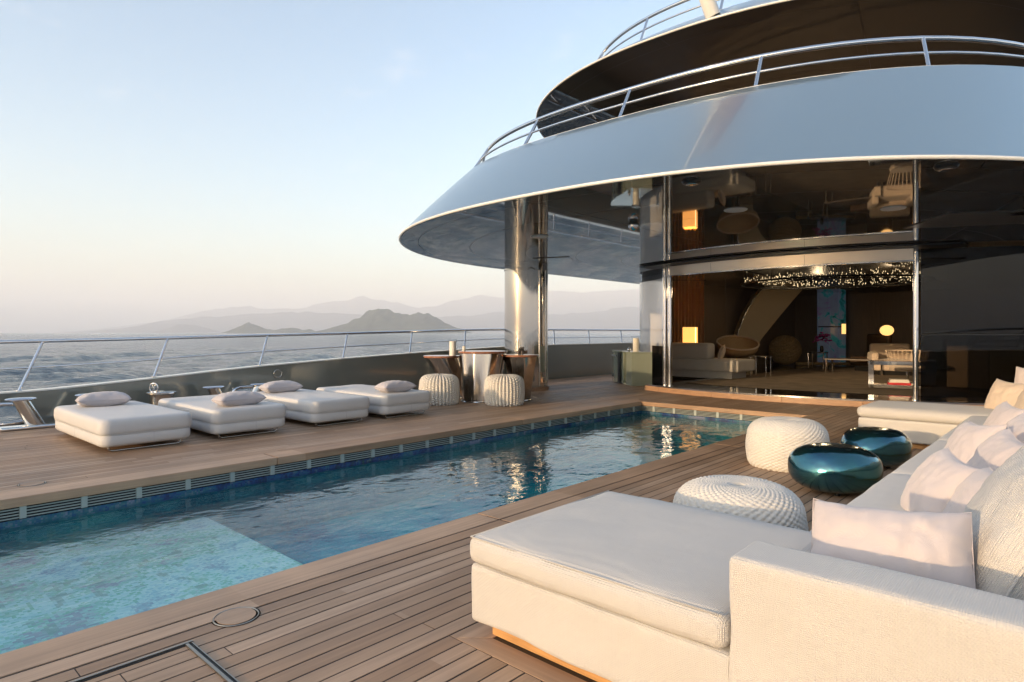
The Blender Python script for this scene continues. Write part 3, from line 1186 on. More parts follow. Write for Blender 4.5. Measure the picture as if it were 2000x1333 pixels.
def tier(low, top, zl, zt, yend, lipr, bow=.02):
    """fascia that flares outwards towards its lower lip; low/top are (a,b,n,apex)"""
    A = ring(*low, yend)
    B = ring(*top, yend)
    rows = []
    m = 9
    for i in range(m + 1):
        t = i / m
        bu = bow * math.sin(PI * t)
        row = []
        for (x, y), (u, v) in zip(A, B):
            dx, dy = u - x, v - y
            row.append((x + dx * (t - bu * .5), y + dy * (t - bu * .5), zl + .03 + (zt - zl - .03) * (t + bu * .3)))
        rows.append(row)
    # capping and inner face
    Bi = ring(top[0] - .10, top[1], top[2], top[3] + .10, yend)
    rows.append([(x, y, zt + .004) for x, y in Bi])
    rows.append([(x, y, zl + .12) for x, y in Bi])
    fa = loft(rows).build('fascia', M['paint'], ship, smooth=40)
    MB().tube([(x, y, zl + .018) for x, y in A], lipr, 8).build('lip', M['lip'], fa, smooth=180)
    MB().tube([(x, y, zt + .004) for x, y in ring(top[0] - .03, top[1], top[2], top[3] + .03, yend)], .014, 6).build('cap_bead', M['lip'], fa, smooth=180)
    return A, B


LOW1 = (5.50, 6.0, 2.3, 5.22)
TOP1 = (5.15, 5.2, 2.6, 6.82)
A1, B1 = tier(LOW1, TOP1, ZSOF, 4.05, 29, .020)
LOW2 = (4.85, 5.3, 2.25, 8.36)
TOP2 = (4.3, 5.0, 2.25, 9.35)
A2, B2 = tier(LOW2, TOP2, 5.70, 6.32, 29, .018)


def soffit(low, z, yend, shifts, inset, nseg, tag_, gap=.004):
    """lacquered soffit panels, laid in courses that follow the edge, with open joints"""
    courses = [ring(low[0] - .012 - inset * s_, max(1.5, low[1] - .3 * s_), low[2], low[3] + .012 + s_, yend) for s_ in shifts]
    for ci in range(len(courses) - 1):
        A, B = courses[ci], courses[ci + 1]
        cuts = [round(NS * k / nseg) for k in range(nseg + 1)] if ci else [round(NS * k / 12) for k in range(13)]
        for k in range(len(cuts) - 1):
            a, b = cuts[k], cuts[k + 1]
            vs = []
            for i in range(a, b + 1):
                (x, y), (u, v) = A[i], B[i]
                L_ = math.hypot(u - x, v - y) or 1
                g = gap / L_
                sx = 0
                if i == a or i == b:          # open the joint along the run
                    j = i + 1 if i == a else i - 1
                    (x2, y2), (u2, v2) = A[j], B[j]
                    h_ = gap / (math.hypot(x2 - x, y2 - y) or 1)
                    x, y, u, v = x + (x2 - x) * h_, y + (y2 - y) * h_, u + (u2 - u) * h_, v + (v2 - v) * h_
                vs += [(x + (u - x) * g, y + (v - y) * g, z), (u - (u - x) * g, v - (v - y) * g, z)]
            fs = [(2 * i, 2 * i + 1, 2 * i + 3, 2 * i + 2) for i in range(b - a)]
            MB().add(vs, fs).build('soffit_panel', M['soffit'], ship)
    # dark backing above the joints
    Z = z + .02
    r0 = courses[0]
    mb = MB()
    n = len(r0)
    vs = [(x, y, Z) for x, y in r0]
    half = n // 2
    fs = [(i, i + 1, n - 2 - i, n - 1 - i) for i in range(half - 1)]
    mb.add(vs, fs).build('soffit_backing', M['reveal'], ship)


soffit(LOW1, ZSOF, 29, [0, .30, 1.25, 2.38, 3.5, 4.6, 5.7, 6.8, 7.9], .50, 10, 'main')
soffit(LOW2, 5.70, 29, [0, .34, 2.6, 5.2, 8.0], .50, 9, 'upper')

# upper deck floor, house fronts and the deck above
mb = MB()
ri = ring(TOP1[0] - .12, TOP1[1], TOP1[2], TOP1[3] + .12, 29)
n = len(ri)
mb.add([(x, y, 3.02) for x, y in ri], [(n - 1 - i, n - 2 - i, i + 1, i) for i in range(n // 2 - 1)])
mb.build('upper_deck_floor', M['plank'], ship)
mb = MB()
ri = ring(TOP2[0] - .12, TOP2[1], TOP2[2], TOP2[3] + .12, 29)
mb.add([(x, y, 5.9) for x, y in ri], [(n - 1 - i, n - 2 - i, i + 1, i) for i in range(n // 2 - 1)])
mb.build('top_deck_floor', M['plank'], ship)


def house(a, b, n_, apex, z0, z1, yend, mat, name):
    r = ring(a, b, n_, apex, yend)
    return loft([[(x, y, z0) for x, y in r], [(x, y, z1) for x, y in r]]).build(name, mat, ship, smooth=40)


house(3.9, 4.5, 2.3, 14.2, 3.03, 5.69, 29, simple('tan_upper_wall', (.11, .088, .066), .3), 'upper_house_wall')
house(3.3, 4.0, 2.3, 14.2, 5.92, 8.2, 29, M['paint'], 'top_house_wall')


def deck_rail(base, apex_in, lean, zb, h, cnt, start, lab, yend):
    a, b, n_, ap = base
    e = empty('deck_rail', (CX, ap, zb), 0, lab, 'railing')
    T = ring(a - .05 - lean, b, n_, ap + .05 + lean, yend)
    Mi = ring(a - .05 - lean * .5, b, n_, ap + .05 + lean * .5, yend)
    Bb = ring(a - .05, b, n_, ap + .05, yend)
    MB().tube([(x, y, zb + h) for x, y in T], .030, 12).build('top_rail', M['chrome'], e, smooth=180)
    MB().tube([(x, y, zb + h * .5) for x, y in Mi], .016, 10).build('middle_rail', M['chrome'], e, smooth=180)
    for i in range(start, NS, cnt):
        p, q = Bb[i], T[i]
        MB().tube([(p[0], p[1], zb), (q[0], q[1], zb + h)], .024, 12).build('post', M['chrome'], e, smooth=60)
    return e


deck_rail(TOP1, 0, .28, 4.05, .46, 6, 1, 'curved polished steel rail on the lower tier above the lounge overhang', 29)
deck_rail(TOP2, 0, .22, 6.32, .50, 6, 2, 'curved polished steel rail on the uppermost visible tier', 29)

# lounge front: step, sill, posts, header, visor
def arc_strip(x0, x1, ap0, ap1, z0, z1, n=40, r0=7.0, r1=7.0):
    """curved solid between two arcs in plan"""
    mb = MB()
    vs = []
    for i in range(n + 1):
        x = x0 + (x1 - x0) * i / n
        ya, yb = wall_y(x, ap0, r0), wall_y(x, ap1, r1)
        vs += [(x, ya, z0), (x, yb, z0), (x, yb, z1), (x, ya, z1)]
    fs = []
    for i in range(n):
        a = 4 * i
        for k in range(4):
            l = (k + 1) % 4
            fs.append((a + k, a + 4 + k, a + 4 + l, a + l))
    fs.append((3, 2, 1, 0))
    fs.append((4 * n, 4 * n + 1, 4 * n + 2, 4 * n + 3))
    return mb.add(vs, fs)


xs = [-7.42, -6.95, -5.6, -4.2, -2.9, -1.6, -.3, 1.0]
for a, b in zip(xs, xs[1:]):
    arc_strip(a + .003, b - .003, 11.98, 12.28, -.02, .10, 10).build('step_board', M['step_wood'], ship, smooth=30)
arc_strip(-7.4, 1.0, 12.06, 12.42, .102, .125, 60).build('sill', M['chrome'], ship, smooth=30)
DL, DR = -6.93, -2.20                         # door jambs
hd_ = simple('champagne_panel', (.80, .68, .55), .30, .8)  # metal finish and header tilt shaped to mirror the bright horizon
for a, b in ((DL, -5.75), (-5.745, -3.9), (-3.895, DR)):
    rows = [[], [], []]
    for i in range(17):
        x = a + (b - a) * i / 16
        rows[0].append((x, wall_y(x, 12.268), 2.56))
        rows[1].append((x, wall_y(x, 12.250), 2.76))
        rows[2].append((x, wall_y(x, 12.40), 2.76))
    loft(rows).build('door_header', hd_, ship, smooth=30)
arc_strip(DL, DR, 12.295, 12.40, 2.561, 2.70, 40).build('header_core', M['black'], ship)
arc_strip(DL, DR, 12.24, 12.30, 2.535, 2.558, 40).build('header_trim', M['chrome'], ship, smooth=30)
arc_strip(-7.45, -1.50, 11.82, 12.42, 2.765, 2.785, 50).build('visor', M['reveal'], ship, smooth=30)
arc_strip(-7.45, -1.50, 11.79, 11.82, 2.757, 2.787, 50).build('visor_edge', M['black'], ship, smooth=30)
for x in (DL - .06, DL + .09):
    MB().lathe([(.055, .12), (.055, 2.76)], x, wall_y(x, 12.3), 20).build('door_post', M['chrome'], ship, smooth=60)
MB().lathe([(.045, .12), (.045, 2.76)], DR, wall_y(DR, 12.27), 20).build('door_post', M['chrome'], ship, smooth=60)
for a, b in ((DR + .06, -.75), (-.73, .7)):
    arc_strip(a, b, 12.33, 12.345, .126, 2.755, 20).build('glass_pane', M['tint'], ship, smooth=60)
arc_strip(DR + .05, 1.0, 12.31, 12.36, 1.26, 1.275, 20).build('glass_rail', M['black'], ship)
# rounded white house side to port, straight one to starboard
for path in ([(-7.08, 12.80), (-7.3, 13.3), (-7.7, 13.95), (-8.2, 14.42), (-8.7, 14.74), (-9.02, 14.98), (-9.22, 15.3), (-9.28, 15.8), (-9.28, 17), (-9.28, 29)],
             [(.72, 14.9), (.72, 16), (.72, 18), (.72, 29)]):
    k1 = resample(path, 50)
    loft([[(x, y, -.05) for x, y in k1], [(x, y, 2.66) for x, y in k1]]).build('house_side', M['white_wall'], ship, smooth=60)
    k2 = [(x + (.05 if x < -4 else -.05), y + .04) for x, y in k1]
    loft([[(x, y, 2.64) for x, y in k2], [(x, y, 2.80) for x, y in k2]]).build('shadow_gap', M['reveal'], ship, smooth=60)
# dark glazed panel between cabinet and door
arc_strip(-7.38, -7.02, 12.27, 12.29, .126, 1.0, 10).build('side_panel', M['tint'], ship)

# soffit fittings
for (x, y) in ((-2.89, 5.78), (-.94, 6.80)):
    f_ = MB().lathe([(.001, ZSOF - .035), (.05, ZSOF - .035), (.085, ZSOF - .025), (.10, ZSOF - .002)], x, y, 28).build('spotlight', M['black'], ship, smooth=30)
    MB().lathe([(.05, ZSOF - .04), (.06, ZSOF - .037), (.06, ZSOF - .033)], x, y, 24).build('spotlight_ring', M['chrome'], f_, smooth=30)
for (x, y) in ((-3.17, 7.49), (-1.73, 8.68), (-.6, 10.1), (-6.3, 7.5)):
    MB().lathe([(.001, ZSOF - .012), (.13, ZSOF - .012), (.14, ZSOF - .001)], x, y, 28).build('ceiling_light', M['downlight'], ship, smooth=30)
MB().prism([(-1.95, 10.42), (.25, 11.5), (.55, 10.6), (-1.28, 9.5)], ZSOF - .012, ZSOF - .002).build('ceiling_hatch', simple('grey_panel', (.20, .18, .16), .3, coat=.5), ship)
MB().prism([(-8.25, 9.6), (-7.55, 9.9), (-7.9, 10.5), (-8.6, 10.2)], ZSOF - .012, ZSOF - .002).build('ceiling_hatch', M['soffit'], ship)
MB().sphere((-4.54, 7.38, ZSOF - .05), .075, 20, 12).build('camera_dome', M['chrome'], ship, smooth=180)

# wide polished column with a wooden foot
pc = cam_pt(1028, 14.35)
col_ = empty('support_column', (pc.x, pc.y, 0), 0, 'thick mirror polished steel column standing on a teak foot by the bar table', 'column')
MB().lathe([(.50, .09), (.50, 2.70), (.515, 2.705), (.515, 2.735), (.50, 2.74), (.50, 2.797)], 0, 0, 72).build('shaft', simple('column_steel', (.56, .53, .49), .08, 1.0, roughvar=.03, bscale=3), col_, smooth=40, world=False)
MB().lathe([(.47, .001), (.52, .001), (.52, .088), (.47, .089)], 0, 0, 72).build('foot', M['step_wood'], col_, smooth=40, world=False)
ang = math.atan2(-pc.y, -pc.x)
for da, w_ in ((.62, .05), (1.02, .035)):
    a = ang + da
    MB().tube([(.505 * math.cos(a), .505 * math.sin(a), .10), (.505 * math.cos(a), .505 * math.sin(a), 2.69)], w_ * .5, 10).build('vertical_trim', M['brushed'], col_, smooth=60, world=False)
a = ang + .80
vs = []
for i in range(9):
    b_ = a - .16 + .32 * i / 8
    vs += [(.506 * math.cos(b_), .506 * math.sin(b_), .42), (.506 * math.cos(b_), .506 * math.sin(b_), 1.0)]
MB().add(vs, [(2 * i, 2 * i + 2, 2 * i + 3, 2 * i + 1) for i in range(8)]).build('access_panel', M['green_lacquer'], col_, smooth=60, world=False)

# lounge interior shell
inn = empty('lounge_interior', (CX, 18, .1), 0, 'dark brown panelled lounge seen through the open sliding doors', 'room')
mb = MB()
n = 40
vs = []
for i in range(n + 1):
    x = -7.2 + 7.5 * i / n
    vs += [(x, wall_y(x, 12.42), .12), (x, 27.0, .12)]
mb.add(vs, [(2 * i, 2 * i + 2, 2 * i + 3, 2 * i + 1) for i in range(n)]).build('floor', M['interior_floor'], inn)
vs = [(x, y, 2.83) for x, y, z in vs]
MB().add(vs, [(2 * i + 1, 2 * i + 3, 2 * i + 2, 2 * i) for i in range(n)]).build('ceiling', M['soffit'], inn)
vs2 = []
for i in range(n + 1):
    x = -7.2 + 7.5 * i / n
    vs2 += [(x, wall_y(x, 12.5), 2.9), (x, 27.0, 2.9)]
MB().add(vs2, [(2 * i + 1, 2 * i + 3, 2 * i + 2, 2 * i) for i in range(n)]).build('ceiling_backing', M['reveal'], inn)
xx = -9.0
while xx < .28:
    x2 = min(xx + 1.07, .30)
    MB().box(xx + .004, x2 - .004, 26.9, 27.0, .12, 2.83).build('wall_panel', M['interior_wall'], inn)
    xx = x2
for X in (-8.95, .30):
    yy = 15.4
    while yy < 26.8:
        MB().box(X - .05, X + .05, yy + .004, min(27, yy + 1.6) - .004, .12, 2.83).build('wall_panel', M['interior_wall'] if X < -5 else M['interior_olive'], inn)
        yy += 1.6
vs = []
for i in range(n + 1):
    x = -7.0 + 6.6 * i / n
    vs += [(x, wall_y(x, 13.25), .125), (x, 24.0, .125)]
MB().box(-9.0, -7.2, 15.4, 27.0, .08, .119).build('floor', M['interior_floor'], inn)
MB().box(-9.0, -7.2, 15.4, 27.0, 2.82, 2.86).build('ceiling', M['soffit'], inn)
MB().add(vs, [(2 * i, 2 * i + 2, 2 * i + 3, 2 * i + 1) for i in range(n)]).build('rug', M['rug'], inn)
# ------------------------------------------------------------------ daybeds
def rounded_rect(x0, x1, y0, y1, r, k=5):
    co = []
    for cx, cy, a0 in ((x1 - r, y1 - r, 0), (x0 + r, y1 - r, 90), (x0 + r, y0 + r, 180), (x1 - r, y0 + r, 270)):
        co.append([(cx + r * math.cos(math.radians(a0 + 90 * i / k)), cy + r * math.sin(math.radians(a0 + 90 * i / k))) for i in range(k + 1)])
    pts = []
    for i in range(4):                          # corner arc, then the straight run to the next corner in steps
        pts += co[i]
        (xa, ya), (xb, yb) = co[i][-1], co[(i + 1) % 4][0]
        pts += [(xa + (xb - xa) * j / 8, ya + (yb - ya) * j / 8) for j in range(1, 8)]
    return pts


def plan_box(x0, x1, y0, y1, prof, r, dome=0.0, k=6, sag=0.0, seed=0.0):
    """rounded-corner slab: prof is a list of (inset, z) up its side"""
    rows = []
    for ins, z in prof:
        rows.append([(x, y, z) for x, y in rounded_rect(x0 + ins, x1 - ins, y0 + ins, y1 - ins, max(.01, r - ins), k)])
    n = len(rows[0])
    vs = [p for q in rows for p in q]
    fs = [(i * n + j, i * n + (j + 1) % n, (i + 1) * n + (j + 1) % n, (i + 1) * n + j) for i in range(len(rows) - 1) for j in range(n)]
    fs.append(tuple(range(n - 1, -1, -1)))
    top = rows[-1]
    cx, cy, z = (x0 + x1) / 2, (y0 + y1) / 2, prof[-1][1]
    base = len(vs) - n
    prev = base
    for t in (.94, .85, .72, .58, .42, .22):
        st = len(vs)
        vs += [(cx + (p[0] - cx) * t, cy + (p[1] - cy) * t, z + dome * (1 - t * t) + sag * mnoise.noise(Vector((p[0] * t * 2.4 + seed, p[1] * t * 3 + seed, seed)))) for p in top]
        fs += [(prev + j, prev + (j + 1) % n, st + (j + 1) % n, st + j) for j in range(n)]
        prev = st
    fs.append(tuple(range(prev, prev + n)))
    return MB().add(vs, fs)


DW, DL_ = .94, 1.98
proto = empty('daybed', (-7.72, 1.95, 0), 0)
plan_box(-DL_, 0, 0, DW, [(.03, .065), (.012, .078), (0, .10), (0, .185), (.006, .192)], .11).build('base', M['daybed'], proto, smooth=50, world=False)
arc = [(.014, .196), (.004, .203), (-.004, .22), (-.008, .25), (-.008, .29), (-.004, .325), (.004, .345), (.018, .358), (.038, .365)]
for xx in (-.10, -DL_ + .10):
    pts = [(xx, .10, .075), (xx, .10, .03), (xx, .13, .012), (xx, DW - .13, .012), (xx, DW - .10, .03), (xx, DW - .10, .075)]
    MB().tube(pts, .011, 8).build('skid', M['brushed'], proto, smooth=50, world=False)
MB().box(-.0005, .0015, DW * .55, DW * .55 + .004, .075, .188).build('seam', M['lilac'], proto, world=False)
MB().box(-DL_ * .5, -DL_ * .5 + .004, -.0015, .0005, .075, .188).build('seam', M['lilac'], proto, world=False)
beds = [(1.95, 'white daybed nearest the stern, first of the four in the row'), (3.12, 'second white daybed from the left, its pillow at the pool end'),
        (4.43, 'third white daybed from the left, its pillow at the bulwark end'), (5.58, 'fourth white daybed, closest to the bar table, with pool end pillow')]
bed_roots = [proto] + [copy_tree(proto) for _ in range(3)]
for i, (y, lab) in enumerate(beds):
    o = bed_roots[i]
    o.location = (-7.72, y, 0)
    o.rotation_euler = (0, 0, math.radians((.6, -.5, .4, -.3)[i]))
    cu = plan_box(-DL_ - .004, .006, -.004, DW + .004, arc, .10, .010, 6, .014, i * 3.7 + .5).build('cushion', M['daybed'], o, smooth=70, world=False)
    MB().tube([(x, y_, .197) for x, y_ in rounded_rect(-DL_ - .002, .002, -.002, DW + .002, .11)], .004, 6, closed=True).build('piping', M['daybed'], cu, smooth=180, world=False)
    tag(o, lab, 'daybed', 'daybeds along the pool')


def pillow_mesh(w, h, t, seed, n=26, pinch=.06):
    """stuffed square pillow standing in its xz plane, ears at the corners, creased"""
    vs = []
    fs = []
    for side in (1, -1):
        for i in range(n + 1):
            for j in range(n + 1):
                u, v = -1 + 2 * i / n, -1 + 2 * j / n
                x = u * w / 2 * (1 - pinch * (1 - v * v) * abs(u) ** 2)
                z = v * h / 2 * (1 - pinch * (1 - u * u) * abs(v) ** 2)
                e = (max(0, 1 - abs(u) ** 2.4) * max(0, 1 - abs(v) ** 2.4))
                th = t / 2 * e ** .48
                x *= 1 - .05 * u * u * v * v
                z *= 1 - .05 * u * u * v * v
                q = Vector((u * 2.2 + seed, v * 2.2, side * 1.7))
                cr = mnoise.noise(q) * .09 + mnoise.noise(q * 2.3) * .04
                rid = abs(mnoise.noise(Vector((u * 3.4 + seed, v * 1.6 + side, seed))))
                th *= 1 + cr - .16 * (1 - min(1, rid * 4)) * (1 - e * .5)
                sag = -.07 * h * (1 - u * u) * max(0, v)
                vs.append((x + .006 * mnoise.noise(q * 3), side * th, z + sag))
        b = 0 if side == 1 else (n + 1) ** 2
        for i in range(n):
            for j in range(n):
                a = b + i * (n + 1) + j
                f = (a, a + n + 1, a + n + 2, a + 1)
                fs.append(f if side == -1 else f[::-1])
    mb = MB().add(vs, fs)
    return mb


def edge_pts(w, h, pinch=.06, m=14):
    pts = []
    for (u0, v0, u1, v1) in ((-1, -1, 1, -1), (1, -1, 1, 1), (1, 1, -1, 1), (-1, 1, -1, -1)):
        for i in range(m):
            u, v = u0 + (u1 - u0) * i / m, v0 + (v1 - v0) * i / m
            x = u * w / 2 * (1 - pinch * (1 - v * v) * abs(u) ** 2)
            z = v * h / 2 * (1 - pinch * (1 - u * u) * abs(v) ** 2)
            x *= 1 - .05 * u * u * v * v
            z *= 1 - .05 * u * u * v * v
            pts.append((x, 0, z - .07 * h * (1 - u * u) * max(0, v)))
    return pts


def pillow(name, loc, rot, w, h, t, mat, seed, lab, group, pinch=.06, welt=.0022):
    e = empty(name, loc, 0, lab, 'pillow' if name == 'pillow' else 'cushion', group)
    e.rotation_euler = rot
    o = pillow_mesh(w, h, t, seed, pinch=pinch).build('cover', mat, e, smooth=180, world=False)
    bm = bmesh.new()
    bm.from_mesh(o.data)
    bmesh.ops.remove_doubles(bm, verts=bm.verts[:], dist=.0006)
    bm.to_mesh(o.data)
    bm.free()
    o.data.polygons.foreach_set('use_smooth', [True] * len(o.data.polygons))
    MB().tube(edge_pts(w, h, pinch), welt, 6, closed=True).build('piping', mat, e, smooth=180, world=False)
    return e


FL = PI / 2
for (x, y, rz, lab) in ((-9.22, 2.36, 82, 'lilac grey pillow on the first daybed from the left'), (-8.03, 3.56, 88, 'lilac grey pillow on the second daybed, at the pool end'),
                        (-9.30, 4.78, 85, 'lilac grey pillow on the third daybed, against the bulwark'), (-8.02, 6.02, 86, 'pale pillow on the fourth daybed, beside the woven pouf')):
    pillow('pillow', (x, y, .45), (FL - .04, 0, math.radians(rz)), .60, .38, .20, M['lilac'], x * 3, lab, 'pillows on the daybeds', .06)

# ------------------------------------------------------------------ mooring gear
def bollard(y, lab):
    e = empty('mooring_bollard', (-10.55, y, 0), 0, lab, 'bollard', 'mooring bollards')
    MB().soft(-.12, .12, -.62, .62, .001, .05, .02, n=4).build('base_plate', M['chrome'], e, smooth=60, world=False)
    for s_ in (-1, 1):
        rows = []
        for i in range(8):
            t = i / 7
            rows.append([((.085 + .012 * abs(t - .5)) * math.cos(a) * .9, s_ * (.22 + .17 * t) + (.115 - .015 * t) * math.sin(a), .045 + .345 * t) for a in [2 * PI * k / 28 for k in range(28)]])
        n = 28
        vs = [p for r in rows for p in r]
        fs = [(i * n + k, i * n + (k + 1) % n, (i + 1) * n + (k + 1) % n, (i + 1) * n + k) for i in range(7) for k in range(n)]
        p_ = MB().add(vs, fs).build('post', M['brushed'], e, smooth=60, world=False)
        prof = [(.001, .385), (.12, .386), (.155, .395), (.165, .407), (.155, .419), (.12, .427), (.001, .43)]
        MB().lathe(prof, 0, s_ * .39, 36, .62, 1.05).build('cap', M['chrome'], p_, smooth=50, world=False)
    return e


bollard(2.13, 'double steel mooring bollard behind the first daybed')
bollard(4.65, 'double steel mooring bollard between the second and third daybeds')
e = empty('capstan', (-10.62, 3.50, 0), 0, 'steel capstan drum with a small wheel, behind the second daybed', 'capstan')
MB().lathe([(.24, .001), (.24, .03), (.17, .05), (.165, .30), (.18, .34), (.215, .355), (.215, .375), (.20, .385), (.001, .385)], 0, 0, 40).build('drum', M['brushed'], e, smooth=35, world=False)
MB().lathe([(.05, .385), (.05, .40), (.001, .402)], 0, 0, 24).build('cap', M['chrome'], e, smooth=35, world=False)
w_ = MB().tube([(.07 * math.cos(2 * PI * k / 24), 0, .07 * math.sin(2 * PI * k / 24)) for k in range(24)], .009, 8, closed=True).build('wheel', M['chrome'], e, smooth=180, world=False)
w_.location = (.03, -.12, .45)
w_.rotation_euler = (0, 0, math.radians(35))
mb = MB()
for k in range(3):
    a = k * PI / 3
    mb.tube([(-.07 * math.cos(a), 0, -.07 * math.sin(a)), (.07 * math.cos(a), 0, .07 * math.sin(a))], .005, 6)
sp_ = mb.build('spoke', M['chrome'], w_, world=False)
MB().tube([(.20, .05, .36), (.24, .10, .37)], .014, 8).build('pawl', M['chrome'], e, smooth=60, world=False)
MB().tube([(.03, -.12, .38), (.03, -.12, .45)], .01, 8).build('wheel_stem', M['chrome'], e, world=False)

# ------------------------------------------------------------------ bar table
bt = cam_pt(940, 12.1)
e = empty('bar_table', (bt.x, bt.y, 0), 0, 'fluted steel bar table of three joined drums with polished wooden tops', 'bar table')


def flute(top, zt, rt, base, rb, nf, ph):
    rows = []
    n = 84
    for i in range(15):
        t = i / 14
        z = .012 + (zt - .045 - .012) * t
        k = t ** 1.25
        cx, cy = base.x + (top.x - base.x) * k, base.y + (top.y - base.y) * k
        rad = rb + (rt - .012 - rb) * k
        row = []
        for q in range(n):
            a = 2 * PI * q / n
            w = abs(math.cos(nf * a / 2 + ph))
            r = rad * (1 - .15 * (1 - t * .45) * w ** .8 + .02)
            row.append((cx + r * math.cos(a), cy + r * math.sin(a), z))
        rows.append(row)
    vs = [p for r in rows for p in r]
    fs = [(i * n + k, i * n + (k + 1) % n, (i + 1) * n + (k + 1) % n, (i + 1) * n + k) for i in range(14) for k in range(n)]
    return MB().add(vs, fs)


for (pxt, dt, zt, rt, pxb, db, rb, nf) in ((863, 12.55, .84, .365, 896, 12.6, .20, 7), (943, 12.1, .945, .47, 938, 11.95, .36, 9), (1017, 12.1, .875, .34, 1018, 12.1, .19, 7)):
    T_, B_ = cam_pt(pxt, dt), cam_pt(pxb, db)
    dr = flute(T_, zt, rt, B_, rb, nf, .4).build('drum', M['bronze_chrome'], e, smooth=60)
    MB().lathe([(rb * .98, .001), (rb * 1.02, .004), (rb * 1.0, .02)], B_.x, B_.y, 48).build('foot_ring', M['brushed'], dr, smooth=40)
    MB().lathe([(rt - .012, zt - .044), (rt + .004, zt - .036), (rt + .006, zt - .008), (rt, zt), (.001, zt)], T_.x, T_.y, 64).build('table_top', M['copper_top'], e, smooth=35)


def lantern(loc, r, h, lab, glass=True):
    e = empty('candle_lantern', loc, 0, lab, 'candle', 'candle lanterns')
    MB().lathe([(.001, .002), (r * .72, .002), (r * .72, h * .84), (r * .66, h * .87), (r * .5, h * .85), (.001, h * .85)], 0, 0, 28).build('candle', M['candle'], e, smooth=40, world=False)
    MB().tube([(0, 0, h * .85), (.003, 0, h * .89)], .0025, 5).build('wick', M['black'], e, world=False)
    if glass:
        MB().lathe([(r, 0), (r, h)], 0, 0, 32).add([], []).build('glass', M['glass'], e, smooth=60, world=False)
        g = bpy.data.objects[-1] if False else None
        MB().tube([(r * math.cos(2 * PI * k / 28), r * math.sin(2 * PI * k / 28), h) for k in range(28)], .004, 6, closed=True).build('rim', M['glass'], e, smooth=180, world=False)
    return e


q = cam_pt(884, 12.4)
lantern((q.x, q.y, .841), .088, .33, 'white candle in a glass cylinder on the left drum of the bar table')
q = cam_pt(906, 12.2)
lantern((q.x, q.y, .946), .042, .11, 'small stub candle on the tallest drum of the bar table')
q = cam_pt(1014, 12.2)
e = empty('salt_mills', (q.x, q.y, .876), 0, 'little dark wooden mill on the right drum of the bar table', 'mill')
MB().lathe([(.03, .001), (.03, .03), (.018, .05), (.026, .085), (.018, .105), (.001, .11)], 0, 0, 18).build('body', M['dark_wood'], e, smooth=40, world=False)
MB().lathe([(.02, .001), (.022, .05), (.012, .07), (.001, .072)], .06, .02, 16).build('stopper', M['dark_wood'], e, smooth=40, world=False)

# ------------------------------------------------------------------ woven poufs
def pouf_mesh(R, H, cols, rows_side, flat, ribbed=False):
    """basket knit: fat rope stitches in offset columns, meeting at the crown"""
    sub = 8
    nu = cols * sub
    prof = []                                  # (r, z, stitch row coordinate)
    rc = H * flat
    path = [(0.80 * R, .004)]
    for i in range(1, 60):
        pass
    # profile: bottom edge, barrel side, rounded shoulder, shallow crown
    P2 = []
    for i in range(9):
        a = -PI / 2 + PI / 2 * i / 8
        P2.append((R - .07 + .07 * math.cos(a), .075 + .075 * math.sin(a)))
    for i in range(1, 12):
        t = i / 12
        P2.append((R + .012 * math.sin(PI * t), .075 + (H - .075 - rc) * t))
    for i in range(13):
        a = PI / 2 * i / 12
        P2.append((R - rc * 1.2 + rc * 1.2 * math.cos(a), H - rc + rc * math.sin(a)))
    for i in range(1, 22):
        t = i / 21
        P2.append(((R - rc * 1.2) * (1 - t) + .006 * t, H + .012 * math.sin(PI * t * .5) - .035 * max(0, t - .72) / .28))
    L_ = [0]
    for p, q_ in zip(P2, P2[1:]):
        L_.append(L_[-1] + math.hypot(q_[0] - p[0], q_[1] - p[1]))
    tot = L_[-1]
    nv = int(rows_side * 6)
    vs = []
    pitch = tot / rows_side
    for j in range(nv + 1):
        s_ = tot * j / nv
        k = 0
        while k < len(L_) - 2 and L_[k + 1] < s_:
            k += 1
        u = (s_ - L_[k]) / (L_[k + 1] - L_[k])
        r = P2[k][0] + (P2[k + 1][0] - P2[k][0]) * u
        z = P2[k][1] + (P2[k + 1][1] - P2[k][1]) * u
        tx, tz = P2[k + 1][0] - P2[k][0], P2[k + 1][1] - P2[k][1]
        m_ = math.hypot(tx, tz)
        nx, nz = tz / m_, -tx / m_
        fr = s_ / pitch
        fade = min(1, r / (R * .45))
        for i in range(nu):
            c = i / sub
            d = 0
            for oc, orr in ((0, 0), (.5, .5)):
                du = (c + oc) % 1 - .5
                dv = (fr + orr) % 1 - .5
                q2 = (du / .56) ** 2 + (dv / .60) ** 2
                if q2 < 1:
                    d = max(d, math.sqrt(1 - q2))
            d *= .036 * (.3 + .7 * fade)
            if ribbed:                          # upright plaits: strong ribs, each broken by its stitches
                fc = c % 1 - .5
                ph = fr + (.5 if int(c) % 2 else 0)
                d = .040 * math.cos(PI * fc) ** .7 * (.45 + .55 * abs(math.cos(PI * ph)) ** .7) * (.3 + .7 * fade)
            a = 2 * PI * i / nu
            rr = r + nx * d
            vs.append((rr * math.cos(a), rr * math.sin(a), z + nz * d))
    fs = []
    for j in range(nv):
        for i in range(nu):
            l = (i + 1) % nu
            fs.append((j * nu + i, j * nu + l, (j + 1) * nu + l, (j + 1) * nu + i))
    return MB().add(vs, fs)


